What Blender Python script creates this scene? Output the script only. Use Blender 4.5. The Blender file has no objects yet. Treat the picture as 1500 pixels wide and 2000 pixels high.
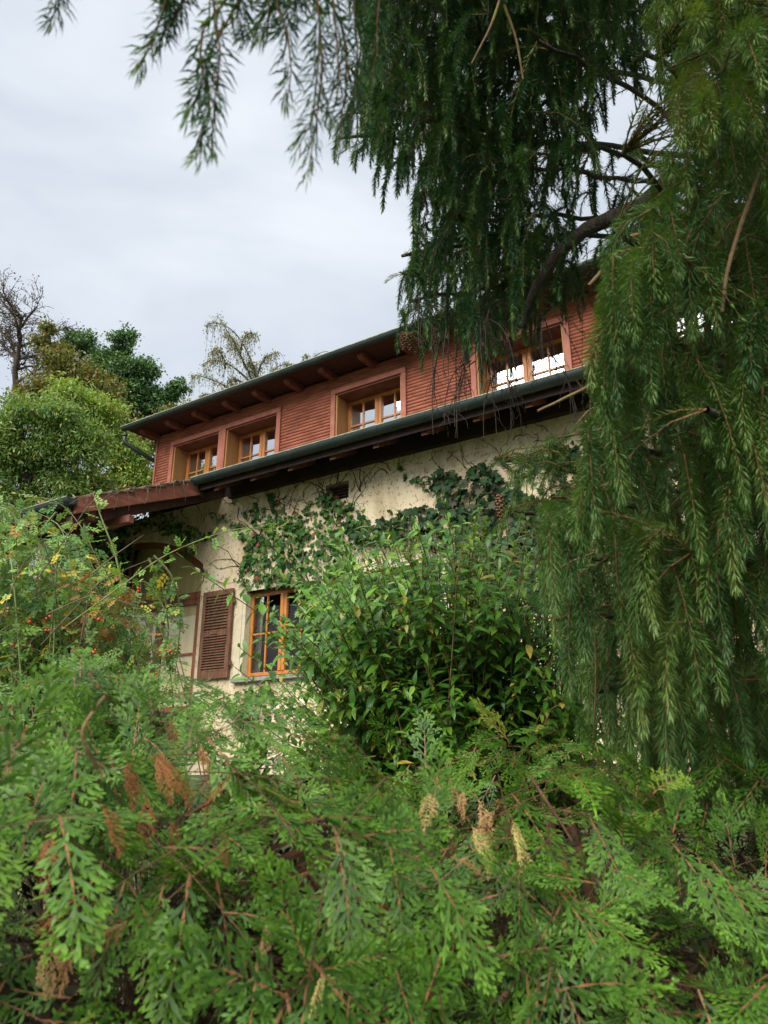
import bpy, math, random
import numpy as np
from mathutils import Vector, Matrix

# ------------------------------------------------------------------ camera, sky, sun, exposure
SC = bpy.context.scene
COL = SC.collection
rng = np.random.default_rng(7)
random.seed(7)
F_PX, PITCH, CAM_Z = 1450.0, math.radians(19.4), 1.6      # focal length in pixels of a 1500 x 2000 frame

cam = bpy.data.cameras.new("camera")
cam.sensor_fit = 'VERTICAL'
cam.sensor_height = 36.0
cam.lens = F_PX / 2000.0 * 36.0
cam.clip_start = 0.02
cam.clip_end = 3000
cam.dof.use_dof = True
cam.dof.focus_distance = 6.0
cam.dof.aperture_fstop = 12.0
cam_o = bpy.data.objects.new("camera", cam)
COL.objects.link(cam_o)
cam_o.location = (0, 0, CAM_Z)
cam_o.rotation_euler = (math.radians(90) + PITCH, 0, 0)
SC.camera = cam_o

SUN_EL, SUN_AZ = math.radians(46), math.radians(212)       # veiled, high, behind and left of the camera
world = bpy.data.worlds.new("World")
SC.world = world
world.use_nodes = True
nt = world.node_tree
nt.nodes.clear()
w_out = nt.nodes.new('ShaderNodeOutputWorld')
w_sky = nt.nodes.new('ShaderNodeTexSky')
w_sky.sky_type = 'NISHITA'
w_sky.sun_disc = False
w_sky.sun_elevation = SUN_EL
w_sky.sun_rotation = SUN_AZ
w_b1 = nt.nodes.new('ShaderNodeBackground')
w_b1.inputs[1].default_value = 0.05
nt.links.new(w_sky.outputs[0], w_b1.inputs[0])
w_tc = nt.nodes.new('ShaderNodeTexCoord')
w_map = nt.nodes.new('ShaderNodeMapping')
w_map.inputs['Scale'].default_value = (1.0, 1.0, 2.2)
nt.links.new(w_tc.outputs['Generated'], w_map.inputs[0])
w_n = nt.nodes.new('ShaderNodeTexNoise')
w_n.inputs['Scale'].default_value = 2.1
w_n.inputs['Detail'].default_value = 5
w_n.inputs['Roughness'].default_value = 0.5
w_n.inputs['Distortion'].default_value = 0.4
nt.links.new(w_map.outputs[0], w_n.inputs[0])
w_r = nt.nodes.new('ShaderNodeValToRGB')
w_r.color_ramp.elements[0].position = 0.30
w_r.color_ramp.elements[0].color = (0.50, 0.575, 0.665, 1)
w_r.color_ramp.elements[1].position = 0.68
w_r.color_ramp.elements[1].color = (0.86, 0.905, 0.96, 1)
nt.links.new(w_n.outputs[0], w_r.inputs[0])
w_b2 = nt.nodes.new('ShaderNodeBackground')
w_b2.inputs[1].default_value = 0.235
nt.links.new(w_r.outputs[0], w_b2.inputs[0])
w_mix = nt.nodes.new('ShaderNodeMixShader')
w_mix.inputs[0].default_value = 0.92
nt.links.new(w_b1.outputs[0], w_mix.inputs[1])
nt.links.new(w_b2.outputs[0], w_mix.inputs[2])
nt.links.new(w_mix.outputs[0], w_out.inputs[0])

sun = bpy.data.lights.new("sun", 'SUN')
sun.energy = 1.5
sun.angle = math.radians(60)
sun.color = (1.0, 0.96, 0.9)
sun_o = bpy.data.objects.new("sun", sun)
COL.objects.link(sun_o)
sd = Vector((math.sin(SUN_AZ) * math.cos(SUN_EL), math.cos(SUN_AZ) * math.cos(SUN_EL), math.sin(SUN_EL)))
sun_o.rotation_euler = (-sd).to_track_quat('-Z', 'Y').to_euler()

SC.view_settings.view_transform = 'Standard'
SC.view_settings.look = 'None'
SC.view_settings.exposure = 2.2
SC.view_settings.gamma = 1.0
SC.cycles.max_bounces = 7
SC.cycles.diffuse_bounces = 3
SC.cycles.glossy_bounces = 3
SC.cycles.transmission_bounces = 4
SC.cycles.transparent_max_bounces = 8
SC.cycles.sample_clamp_indirect = 4.0

# ------------------------------------------------------------------ helpers
_f = np.array([0, math.cos(PITCH), math.sin(PITCH)])
_u = np.array([0, -math.sin(PITCH), math.cos(PITCH)])
def unproj(px, py, d):
    """world points at ray distance d (metres along the view axis) for photo positions"""
    px, py, d = np.broadcast_arrays(np.asarray(px, float), np.asarray(py, float), np.asarray(d, float))
    r = ((px - 750) / F_PX)[..., None] * np.array([1., 0, 0]) + ((1000 - py) / F_PX)[..., None] * _u + _f
    return r * d[..., None] + np.array([0, 0, CAM_Z])
def proj(p):
    q = np.asarray(p, float) - np.array([0, 0, CAM_Z])
    z = np.maximum(q @ _f, 1e-4)
    return 750 + q[..., 0] / z * F_PX, 1000 - (q @ _u) / z * F_PX, q @ _f
def inpoly(x, y, poly):
    x, y = np.asarray(x, float), np.asarray(y, float)
    c = np.zeros(x.shape, bool)
    n = len(poly)
    for i in range(n):
        x0, y0 = poly[i]; x1, y1 = poly[(i + 1) % n]
        if y0 == y1: continue
        k = ((y0 > y) != (y1 > y)) & (x < (x1 - x0) * (y - y0) / (y1 - y0) + x0)
        c ^= k
    return c
def sample_poly(poly, n):
    P = np.array(poly, float); lo, hi = P.min(0), P.max(0); out = np.zeros((0, 2))
    while len(out) < n:
        q = lo + rng.random((n * 3, 2)) * (hi - lo)
        out = np.vstack([out, q[inpoly(q[:, 0], q[:, 1], poly)]])
    return out[:n]
def nrm(v):
    return v / np.maximum(np.linalg.norm(v, axis=-1, keepdims=True), 1e-9)
def frames(d, up):
    """rotation matrices whose columns are x, y, z with y along d and z towards up"""
    y = nrm(np.asarray(d, float)); up = np.broadcast_to(np.asarray(up, float), y.shape)
    x = np.cross(y, up); bad = np.linalg.norm(x, axis=-1) < 1e-3
    if bad.any(): x[bad] = np.cross(y[bad], np.array([0.3, 0.9, 0.1]))
    x = nrm(x); z = np.cross(x, y)
    return np.stack([x, y, z], -1)
def stamp(V, F, R, pos, scale):
    K, n = len(pos), len(V)
    W = np.einsum('kij,nj->kni', R, V) * np.asarray(scale).reshape(K, 1, 1) + pos[:, None, :]
    FF = (F[None] + (np.arange(K) * n)[:, None, None]).reshape(-1, F.shape[1])
    return W.reshape(-1, 3), FF

def tag(o, label=None, cat=None, group=None, kind=None):
    if label: o['label'] = label
    if cat: o['category'] = cat
    if group: o['group'] = group
    if kind: o['kind'] = kind
    return o
def empty(name, loc=(0, 0, 0), rz=0.0):
    o = bpy.data.objects.new(name, None); COL.objects.link(o)
    o.location = loc; o.rotation_euler = (0, 0, rz); o.empty_display_size = 0.2
    return o
def newmesh(name, V, F, mats, mi=None, attrs=None, smooth=False):
    """F: integer array (m,k) or a list of such arrays"""
    me = bpy.data.meshes.new(name)
    Fs = F if isinstance(F, list) else [F]
    Fs = [np.asarray(f, np.int32) for f in Fs if len(f)]
    V = np.asarray(V, np.float32)
    me.vertices.add(len(V)); me.vertices.foreach_set('co', V.ravel())
    nl = sum(f.size for f in Fs); npoly = sum(len(f) for f in Fs)
    me.loops.add(nl); me.polygons.add(npoly)
    me.loops.foreach_set('vertex_index', np.concatenate([f.ravel() for f in Fs]))
    tot = np.concatenate([np.full(len(f), f.shape[1], np.int32) for f in Fs])
    me.polygons.foreach_set('loop_start', np.concatenate([[0], np.cumsum(tot)[:-1]]).astype(np.int32))
    if mi is not None: me.polygons.foreach_set('material_index', np.asarray(mi, np.int32))
    if smooth: me.polygons.foreach_set('use_smooth', np.ones(npoly, bool))
    for m in (mats if isinstance(mats, (list, tuple)) else [mats]): me.materials.append(m)
    for k, a in (attrs or {}).items():
        at = me.attributes.new(k, 'FLOAT', 'POINT'); at.data.foreach_set('value', np.asarray(a, np.float32))
    me.update(calc_edges=True); me.validate()
    return me
def obj(name, me, parent=None, loc=None):
    o = bpy.data.objects.new(name, me); COL.objects.link(o)
    if parent is not None: o.parent = parent
    if loc is not None: o.location = loc
    return o

class MB:
    """collects boxes, tubes and prisms, then becomes ONE mesh object"""
    def __init__(s): s.v, s.f, s.n = [], [], 0
    def add(s, V, F):
        s.v.append(np.asarray(V, float)); s.f += [[i + s.n for i in f] for f in F]; s.n += len(V); return s
    def box(s, a, b):
        (x0, y0, z0), (x1, y1, z1) = a, b
        V = [(x0,y0,z0),(x1,y0,z0),(x1,y1,z0),(x0,y1,z0),(x0,y0,z1),(x1,y0,z1),(x1,y1,z1),(x0,y1,z1)]
        return s.add(V, [(0,3,2,1),(4,5,6,7),(0,1,5,4),(1,2,6,5),(2,3,7,6),(3,0,4,7)])
    def prism(s, poly, ax, a, b):
        """polygon in the two axes other than ax, extruded from a to b along ax"""
        n = len(poly); V = []
        for c in (a, b):
            for p in poly:
                q = list(p); q.insert(ax, c); V.append(q)
        F = [tuple(range(n))[::-1], tuple(range(n, 2 * n))] + [(i, (i + 1) % n, n + (i + 1) % n, n + i) for i in range(n)]
        return s.add(V, F)
    def tube(s, pts, r, k=8, caps=True):
        pts = np.asarray(pts, float); m = len(pts); r = np.broadcast_to(r, (m,))
        t = nrm(np.gradient(pts, axis=0)); ref = np.array([0, 0, 1.]) if abs(t[:, 2]).mean() < 0.8 else np.array([1., 0, 0])
        a = nrm(np.cross(t, ref)); b = np.cross(t, a)
        an = np.linspace(0, 2 * np.pi, k, endpoint=False)
        V = pts[:, None] + r[:, None, None] * (np.cos(an)[None, :, None] * a[:, None] + np.sin(an)[None, :, None] * b[:, None])
        F = [(i*k+j, i*k+(j+1)%k, (i+1)*k+(j+1)%k, (i+1)*k+j) for i in range(m-1) for j in range(k)]
        if caps: F += [tuple(range(k))[::-1], tuple(range((m-1)*k, m*k))]
        return s.add(V.reshape(-1, 3), F)
    def mesh(s, name, mat, smooth=False, bevel=0):
        me = bpy.data.meshes.new(name)
        V = np.vstack(s.v)
        me.from_pydata(V.tolist(), [], s.f); me.materials.append(mat)
        if bevel:
            import bmesh
            bm = bmesh.new(); bm.from_mesh(me)
            bmesh.ops.recalc_face_normals(bm, faces=bm.faces)
            bmesh.ops.bevel(bm, geom=list(bm.edges), offset=bevel, segments=1, affect='EDGES', clamp_overlap=True)
            bm.to_mesh(me); bm.free()
        else:
            import bmesh
            bm = bmesh.new(); bm.from_mesh(me); bmesh.ops.recalc_face_normals(bm, faces=bm.faces); bm.to_mesh(me); bm.free()
        if smooth: me.polygons.foreach_set('use_smooth', np.ones(len(me.polygons), bool))
        me.update(); return me
    def build(s, name, mat, parent=None, smooth=False, bevel=0):
        return obj(name, s.mesh(name, mat, smooth, bevel), parent)

def tubes(P, r0, r1, k=4):
    """many tapered tubes at once: P (K,M,3)"""
    K, M, _ = P.shape
    t = nrm(np.gradient(P, axis=1)); ref = np.where(np.abs(t[..., 2:3]) < 0.85, np.array([0, 0, 1.]), np.array([1., 0, 0]))
    a = nrm(np.cross(t, ref)); b = np.cross(t, a)
    an = np.linspace(0, 2 * np.pi, k, endpoint=False)
    r = np.asarray(r0).reshape(-1, 1) * (1 - np.linspace(0, 1, M))[None] + np.asarray(r1).reshape(-1, 1) * np.linspace(0, 1, M)[None]
    r = np.broadcast_to(r, (K, M))
    V = P[:, :, None] + r[:, :, None, None] * (np.cos(an)[None, None, :, None] * a[:, :, None] + np.sin(an)[None, None, :, None] * b[:, :, None])
    i, j = np.meshgrid(np.arange(M - 1), np.arange(k), indexing='ij')
    Q = np.stack([i*k+j, i*k+(j+1)%k, (i+1)*k+(j+1)%k, (i+1)*k+j], -1).reshape(-1, 4)
    F = (Q[None] + (np.arange(K) * M * k)[:, None, None]).reshape(-1, 4)
    return V.reshape(-1, 3), F
def bez(p0, p1, p2, M):
    t = np.linspace(0, 1, M)[:, None]
    p0, p1, p2 = [np.asarray(p, float)[..., None, :] for p in (p0, p1, p2)]
    return (1 - t) ** 2 * p0 + 2 * t * (1 - t) * p1 + t ** 2 * p2

# ------------------------------------------------------------------ materials
def _mat(name):
    m = bpy.data.materials.new(name); m.use_nodes = True
    n = m.node_tree; n.nodes.clear()
    return m, n, n.nodes.new('ShaderNodeOutputMaterial')
def _ramp(n, stops):
    r = n.nodes.new('ShaderNodeValToRGB'); e = r.color_ramp.elements
    while len(e) < len(stops): e.new(0.5)
    for el, (p, c) in zip(e, stops): el.position = p; el.color = (*c, 1)
    return r
def leafmat(name, stops, rough=0.45, transl=0.3, spec=0.4, under=None, tip=None, bark=None, noise=0.0, objr=True):
    m, n, out = _mat(name); L = n.links
    at = n.nodes.new('ShaderNodeAttribute'); at.attribute_name = 'rnd'
    oi = n.nodes.new('ShaderNodeObjectInfo')
    ad = n.nodes.new('ShaderNodeMath'); ad.operation = 'ADD'
    L.new(at.outputs['Fac'], ad.inputs[0])
    if objr: L.new(oi.outputs['Random'], ad.inputs[1])
    else: ad.inputs[1].default_value = 0.0
    fr = n.nodes.new('ShaderNodeMath'); fr.operation = 'FRACT'; L.new(ad.outputs[0], fr.inputs[0])
    rp = _ramp(n, stops); L.new(fr.outputs[0], rp.inputs[0]); c = rp.outputs[0]
    if tip:
        a2 = n.nodes.new('ShaderNodeAttribute'); a2.attribute_name = 'tip'
        mx = n.nodes.new('ShaderNodeMixRGB'); mx.inputs[2].default_value = (*tip, 1)
        L.new(a2.outputs['Fac'], mx.inputs[0]); L.new(c, mx.inputs[1]); c = mx.outputs[0]
    if bark:
        a3 = n.nodes.new('ShaderNodeAttribute'); a3.attribute_name = 'bark'
        mx = n.nodes.new('ShaderNodeMixRGB'); mx.inputs[2].default_value = (*bark, 1)
        L.new(a3.outputs['Fac'], mx.inputs[0]); L.new(c, mx.inputs[1]); c = mx.outputs[0]
    if noise:
        tc = n.nodes.new('ShaderNodeTexCoord'); nz = n.nodes.new('ShaderNodeTexNoise'); nz.inputs['Scale'].default_value = noise
        L.new(tc.outputs['Object'], nz.inputs[0])
        r2 = _ramp(n, [(0.35, (0.72, 0.72, 0.72)), (0.65, (1.25, 1.25, 1.25))]); L.new(nz.outputs[0], r2.inputs[0])
        mx = n.nodes.new('ShaderNodeMixRGB'); mx.blend_type = 'MULTIPLY'; mx.inputs[0].default_value = 1
        L.new(c, mx.inputs[1]); L.new(r2.outputs[0], mx.inputs[2]); c = mx.outputs[0]
    if under:
        g = n.nodes.new('ShaderNodeNewGeometry')
        mx = n.nodes.new('ShaderNodeMixRGB'); mx.inputs[2].default_value = (*under, 1)
        mm = n.nodes.new('ShaderNodeMath'); mm.operation = 'MULTIPLY'; mm.inputs[1].default_value = 0.6
        L.new(g.outputs['Backfacing'], mm.inputs[0]); L.new(mm.outputs[0], mx.inputs[0]); L.new(c, mx.inputs[1]); c = mx.outputs[0]
    p = n.nodes.new('ShaderNodeBsdfPrincipled'); p.inputs['Roughness'].default_value = rough
    p.inputs['Specular IOR Level'].default_value = spec
    L.new(c, p.inputs['Base Color']); s = p.outputs[0]
    if transl:
        tr = n.nodes.new('ShaderNodeBsdfTranslucent')
        hs = n.nodes.new('ShaderNodeMixRGB'); hs.blend_type = 'MULTIPLY'; hs.inputs[0].default_value = 1; hs.inputs[2].default_value = (1.5, 1.35, 0.6, 1)
        L.new(c, hs.inputs[1]); L.new(hs.outputs[0], tr.inputs[0])
        mx = n.nodes.new('ShaderNodeMixShader'); mx.inputs[0].default_value = transl
        L.new(s, mx.inputs[1]); L.new(tr.outputs[0], mx.inputs[2]); s = mx.outputs[0]
    L.new(s, out.inputs[0])
    return m
def surf(name, stops, scale=6, rough=0.7, bump=0.3, bscale=40, detail=6, stretch=(1, 1, 1), spec=0.3, dist=0.01, objrand=0.0, wave=None):
    m, n, out = _mat(name); L = n.links
    tc = n.nodes.new('ShaderNodeTexCoord'); mp = n.nodes.new('ShaderNodeMapping'); mp.inputs['Scale'].default_value = stretch
    L.new(tc.outputs['Object'], mp.inputs[0])
    nz = n.nodes.new('ShaderNodeTexNoise'); nz.inputs['Scale'].default_value = scale; nz.inputs['Detail'].default_value = detail
    nz.inputs['Roughness'].default_value = 0.62
    L.new(mp.outputs[0], nz.inputs[0])
    rp = _ramp(n, stops); L.new(nz.outputs[0], rp.inputs[0]); c = rp.outputs[0]
    if objrand:
        oi = n.nodes.new('ShaderNodeObjectInfo')
        r2 = _ramp(n, [(0, (1 - objrand,) * 3), (1, (1 + objrand,) * 3)]); L.new(oi.outputs['Random'], r2.inputs[0])
        mx = n.nodes.new('ShaderNodeMixRGB'); mx.blend_type = 'MULTIPLY'; mx.inputs[0].default_value = 1
        L.new(c, mx.inputs[1]); L.new(r2.outputs[0], mx.inputs[2]); c = mx.outputs[0]
    if wave:   # per-piece tone stored on the mesh
        at = n.nodes.new('ShaderNodeAttribute'); at.attribute_name = 'rnd'
        r2 = _ramp(n, [(0, (1 - wave,) * 3), (1, (1 + wave,) * 3)]); L.new(at.outputs['Fac'], r2.inputs[0])
        mx = n.nodes.new('ShaderNodeMixRGB'); mx.blend_type = 'MULTIPLY'; mx.inputs[0].default_value = 1
        L.new(c, mx.inputs[1]); L.new(r2.outputs[0], mx.inputs[2]); c = mx.outputs[0]
    p = n.nodes.new('ShaderNodeBsdfPrincipled'); p.inputs['Roughness'].default_value = rough
    p.inputs['Specular IOR Level'].default_value = spec
    L.new(c, p.inputs['Base Color'])
    nb = n.nodes.new('ShaderNodeTexNoise'); nb.inputs['Scale'].default_value = bscale; nb.inputs['Detail'].default_value = 4
    L.new(mp.outputs[0], nb.inputs[0])
    b = n.nodes.new('ShaderNodeBump'); b.inputs['Strength'].default_value = bump; b.inputs['Distance'].default_value = dist
    L.new(nb.outputs[0], b.inputs['Height']); L.new(b.outputs[0], p.inputs['Normal'])
    L.new(p.outputs[0], out.inputs[0])
    return m
def plaster():
    m, n, out = _mat('rough_cream_plaster'); L = n.links
    tc = n.nodes.new('ShaderNodeTexCoord')
    nz = n.nodes.new('ShaderNodeTexNoise'); nz.inputs['Scale'].default_value = 1.3; nz.inputs['Detail'].default_value = 7
    L.new(tc.outputs['Object'], nz.inputs[0])
    rp = _ramp(n, [(0.28, (0.52, 0.41, 0.26)), (0.5, (0.70, 0.58, 0.385)), (0.7, (0.77, 0.66, 0.465))]); L.new(nz.outputs[0], rp.inputs[0])
    ms = n.nodes.new('ShaderNodeMapping'); ms.inputs['Scale'].default_value = (2.2, 2.2, 0.22); L.new(tc.outputs['Object'], ms.inputs[0])
    ns = n.nodes.new('ShaderNodeTexNoise'); ns.inputs['Scale'].default_value = 2.4; ns.inputs['Detail'].default_value = 6; L.new(ms.outputs[0], ns.inputs[0])
    rs = _ramp(n, [(0.32, (0.76, 0.73, 0.68)), (0.54, (1.0, 1.0, 1.0)), (0.75, (1.07, 1.07, 1.06))]); L.new(ns.outputs[0], rs.inputs[0])
    mst = n.nodes.new('ShaderNodeMixRGB'); mst.blend_type = 'MULTIPLY'; mst.inputs[0].default_value = 1
    L.new(rp.outputs[0], mst.inputs[1]); L.new(rs.outputs[0], mst.inputs[2]); rp = mst
    # worm-like grooves of rough-cast
    mp = n.nodes.new('ShaderNodeMapping'); mp.inputs['Scale'].default_value = (1, 1, 0.55)
    L.new(tc.outputs['Object'], mp.inputs[0])
    w = n.nodes.new('ShaderNodeTexNoise'); w.inputs['Scale'].default_value = 11; w.inputs['Detail'].default_value = 3; w.inputs['Distortion'].default_value = 1.6
    L.new(mp.outputs[0], w.inputs[0])
    ws = n.nodes.new('ShaderNodeMath'); ws.operation = 'SUBTRACT'; ws.inputs[1].default_value = 0.5; L.new(w.outputs[0], ws.inputs[0])
    wa = n.nodes.new('ShaderNodeMath'); wa.operation = 'ABSOLUTE'; L.new(ws.outputs[0], wa.inputs[0])
    n2 = n.nodes.new('ShaderNodeTexNoise'); n2.inputs['Scale'].default_value = 16; L.new(tc.outputs['Object'], n2.inputs[0])
    g1 = _ramp(n, [(0.0, (1, 1, 1)), (0.028, (0, 0, 0))]); L.new(wa.outputs[0], g1.inputs[0])
    g2 = _ramp(n, [(0.50, (0, 0, 0)), (0.58, (1, 1, 1))]); L.new(n2.outputs[0], g2.inputs[0])
    gm = n.nodes.new('ShaderNodeMath'); gm.operation = 'MULTIPLY'; L.new(g1.outputs[0], gm.inputs[0]); L.new(g2.outputs[0], gm.inputs[1])
    gs = n.nodes.new('ShaderNodeMath'); gs.operation = 'MULTIPLY'; gs.inputs[1].default_value = 0.8; L.new(gm.outputs[0], gs.inputs[0])
    mx = n.nodes.new('ShaderNodeMixRGB'); mx.inputs[2].default_value = (0.10, 0.07, 0.04, 1)
    L.new(gs.outputs[0], mx.inputs[0]); L.new(rp.outputs[0], mx.inputs[1])
    p = n.nodes.new('ShaderNodeBsdfPrincipled'); p.inputs['Roughness'].default_value = 0.95; p.inputs['Specular IOR Level'].default_value = 0.1
    L.new(mx.outputs[0], p.inputs['Base Color'])
    n3 = n.nodes.new('ShaderNodeTexNoise'); n3.inputs['Scale'].default_value = 45; n3.inputs['Detail'].default_value = 5; L.new(tc.outputs['Object'], n3.inputs[0])
    sb = n.nodes.new('ShaderNodeMath'); sb.operation = 'SUBTRACT'; L.new(n3.outputs[0], sb.inputs[0]); L.new(gm.outputs[0], sb.inputs[1])
    b = n.nodes.new('ShaderNodeBump'); b.inputs['Strength'].default_value = 0.8; b.inputs['Distance'].default_value = 0.012
    L.new(sb.outputs[0], b.inputs['Height']); L.new(b.outputs[0], p.inputs['Normal'])
    L.new(p.outputs[0], out.inputs[0])
    return m
def glassmat(name, refl, tint=(0.9, 0.93, 0.95)):
    m, n, out = _mat(name); L = n.links
    g = n.nodes.new('ShaderNodeBsdfGlossy'); g.inputs['Roughness'].default_value = 0.01; g.inputs[0].default_value = (0.95, 0.98, 1, 1)
    t = n.nodes.new('ShaderNodeBsdfTransparent'); t.inputs[0].default_value = (*tint, 1)
    fz = n.nodes.new('ShaderNodeFresnel'); fz.inputs[0].default_value = refl
    tc = n.nodes.new('ShaderNodeTexCoord'); nz = n.nodes.new('ShaderNodeTexNoise'); nz.inputs['Scale'].default_value = 2.5
    L.new(tc.outputs['Object'], nz.inputs[0])
    b = n.nodes.new('ShaderNodeBump'); b.inputs['Strength'].default_value = 0.08; b.inputs['Distance'].default_value = 0.02
    L.new(nz.outputs[0], b.inputs['Height']); L.new(b.outputs[0], g.inputs['Normal'])
    mx = n.nodes.new('ShaderNodeMixShader'); L.new(fz.outputs[0], mx.inputs[0]); L.new(t.outputs[0], mx.inputs[1]); L.new(g.outputs[0], mx.inputs[2])
    L.new(mx.outputs[0], out.inputs[0])
    return m

M = {}
M['plaster'] = plaster()
M['smooth_plaster'] = surf('smooth_cream_surround', [(0.3, (0.50, 0.43, 0.29)), (0.7, (0.66, 0.58, 0.42))], 5, 0.9, 0.2, 60)
M['clad'] = surf('red_brown_wood_shingle', [(0.3, (0.20, 0.062, 0.036)), (0.45, (0.29, 0.092, 0.052)), (0.6, (0.34, 0.112, 0.064)), (0.74, (0.43, 0.165, 0.10))], 1.3, 0.8, 0.15, 50, stretch=(1, 1, 1.6), wave=0.07)
M['casing'] = surf('red_brown_painted_wood', [(0.3, (0.24, 0.075, 0.045)), (0.7, (0.36, 0.13, 0.085))], 5, 0.6, 0.25, 30, stretch=(1, 1, 1))
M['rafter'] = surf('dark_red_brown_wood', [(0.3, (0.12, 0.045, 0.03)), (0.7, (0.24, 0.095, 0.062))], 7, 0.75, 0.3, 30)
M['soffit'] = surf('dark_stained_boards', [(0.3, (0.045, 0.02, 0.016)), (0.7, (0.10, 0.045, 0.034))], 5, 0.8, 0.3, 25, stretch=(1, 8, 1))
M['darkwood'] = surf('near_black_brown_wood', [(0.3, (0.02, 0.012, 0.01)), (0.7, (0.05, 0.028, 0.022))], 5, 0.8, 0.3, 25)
M['verge'] = surf('weathered_red_verge_paint', [(0.3, (0.15, 0.05, 0.03)), (0.55, (0.26, 0.09, 0.055)), (0.75, (0.36, 0.16, 0.11))], 5, 0.7, 0.4, 25, stretch=(1, 0.4, 2))
M['orange'] = surf('orange_varnished_timber', [(0.3, (0.34, 0.115, 0.022)), (0.55, (0.50, 0.19, 0.04)), (0.75, (0.58, 0.25, 0.065))], 6, 0.4, 0.15, 40, stretch=(3, 3, 0.6), spec=0.45)
M['reveal'] = surf('ochre_reveal_boards', [(0.3, (0.30, 0.145, 0.045)), (0.7, (0.42, 0.22, 0.075))], 4, 0.6, 0.15, 30, stretch=(3, 3, 0.5))
M['doorwood'] = surf('red_brown_door_varnish', [(0.3, (0.16, 0.05, 0.022)), (0.7, (0.30, 0.105, 0.05))], 7, 0.5, 0.2, 30, stretch=(3, 3, 0.5), spec=0.4)
M['shutter'] = surf('faded_brown_shutter_paint', [(0.25, (0.09, 0.04, 0.022)), (0.55, (0.17, 0.082, 0.048)), (0.8, (0.27, 0.16, 0.105))], 8, 0.85, 0.4, 40, stretch=(2, 2, 0.7))
M['gutter'] = surf('dark_green_grey_metal', [(0.3, (0.016, 0.026, 0.025)), (0.6, (0.028, 0.044, 0.042)), (0.8, (0.06, 0.08, 0.065))], 4, 0.45, 0.15, 20, spec=0.5)
M['rim'] = surf('pale_lit_mossy_rim', [(0.3, (0.14, 0.16, 0.10)), (0.7, (0.34, 0.35, 0.25))], 12, 0.8, 0.3, 40)  # moss colour, with the lit edge of the bead painted in
M['tile'] = surf('mossy_brown_clay_tile', [(0.3, (0.06, 0.055, 0.035)), (0.5, (0.14, 0.09, 0.06)), (0.75, (0.22, 0.18, 0.12))], 8, 0.9, 0.5, 40, objrand=0.25)
M['stone'] = surf('grey_stone', [(0.3, (0.16, 0.16, 0.14)), (0.7, (0.32, 0.31, 0.28))], 10, 0.9, 0.5, 40)
M['darkstone'] = surf('dark_mossy_stone', [(0.3, (0.03, 0.032, 0.022)), (0.7, (0.085, 0.08, 0.06))], 10, 0.9, 0.5, 40)
M['iron'] = surf('rusty_iron', [(0.3, (0.06, 0.03, 0.02)), (0.7, (0.15, 0.08, 0.05))], 20, 0.8, 0.3, 60)
M['interior'] = surf('dim_room_wall', [(0.3, (0.05, 0.045, 0.04)), (0.7, (0.09, 0.08, 0.07))], 2, 0.9, 0.1, 10)  # room dimness is put into this dark colour
M['curtain'] = surf('cream_curtain_cloth', [(0.3, (0.70, 0.60, 0.40)), (0.7, (0.80, 0.70, 0.48))], 2, 0.95, 0.2, 20, stretch=(8, 8, 0.3))
M['net'] = surf('grey_net_curtain', [(0.3, (0.22, 0.23, 0.24)), (0.7, (0.36, 0.37, 0.38))], 3, 0.95, 0.2, 20, stretch=(9, 9, 0.3))
M['glass'] = glassmat('window_glass', 9.0)
M['glass_low'] = glassmat('lower_window_glass', 1.25)
M['glass_door'] = glassmat('door_glass', 1.25, (0.95, 0.94, 0.88))
M['ground'] = surf('soil_and_grass', [(0.3, (0.025, 0.03, 0.012)), (0.55, (0.045, 0.065, 0.02)), (0.75, (0.07, 0.06, 0.035))], 1.5, 0.95, 0.6, 20, dist=0.05)
M['bark'] = surf('grey_brown_bark', [(0.3, (0.035, 0.028, 0.02)), (0.7, (0.11, 0.09, 0.07))], 9, 0.95, 0.8, 30, stretch=(3, 3, 0.6), dist=0.02)
M['twigbark'] = surf('orange_brown_twig_bark', [(0.3, (0.11, 0.055, 0.026)), (0.7, (0.27, 0.14, 0.065))], 30, 0.85, 0.4, 90)
M['moss_twig'] = surf('mossy_twig_bark', [(0.35, (0.13, 0.08, 0.045)), (0.55, (0.22, 0.14, 0.07)), (0.7, (0.24, 0.24, 0.05))], 14, 0.9, 0.4, 90)
M['dead_twig'] = surf('dead_twig_bark', [(0.3, (0.03, 0.022, 0.018)), (0.7, (0.085, 0.062, 0.045))], 30, 0.9, 0.4, 90)
M['hedgebark'] = surf('thuja_bark', [(0.3, (0.055, 0.028, 0.016)), (0.7, (0.16, 0.08, 0.04))], 25, 0.9, 0.6, 60, stretch=(2, 2, 0.5))
M['cane'] = surf('green_rose_cane', [(0.3, (0.12, 0.17, 0.05)), (0.7, (0.25, 0.26, 0.10))], 12, 0.6, 0.2, 60)
M['oldcane'] = surf('brown_rose_cane', [(0.3, (0.10, 0.075, 0.05)), (0.7, (0.24, 0.19, 0.13))], 12, 0.8, 0.3, 60)
M['shrubstem'] = surf('ochre_shrub_stem', [(0.3, (0.12, 0.075, 0.03)), (0.7, (0.30, 0.19, 0.075))], 12, 0.7, 0.3, 60)
M['ivystem'] = surf('dark_ivy_stem', [(0.3, (0.022, 0.016, 0.011)), (0.7, (0.06, 0.045, 0.03))], 20, 0.9, 0.3, 60)
M['hip'] = leafmat('red_rose_hip', [(0, (0.42, 0.02, 0.012)), (1, (0.55, 0.06, 0.02))], 0.3, 0, 0.5)
M['cone'] = surf('brown_spruce_cone', [(0.3, (0.16, 0.07, 0.04)), (0.7, (0.34, 0.17, 0.10))], 40, 0.7, 0.6, 120)

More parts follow.
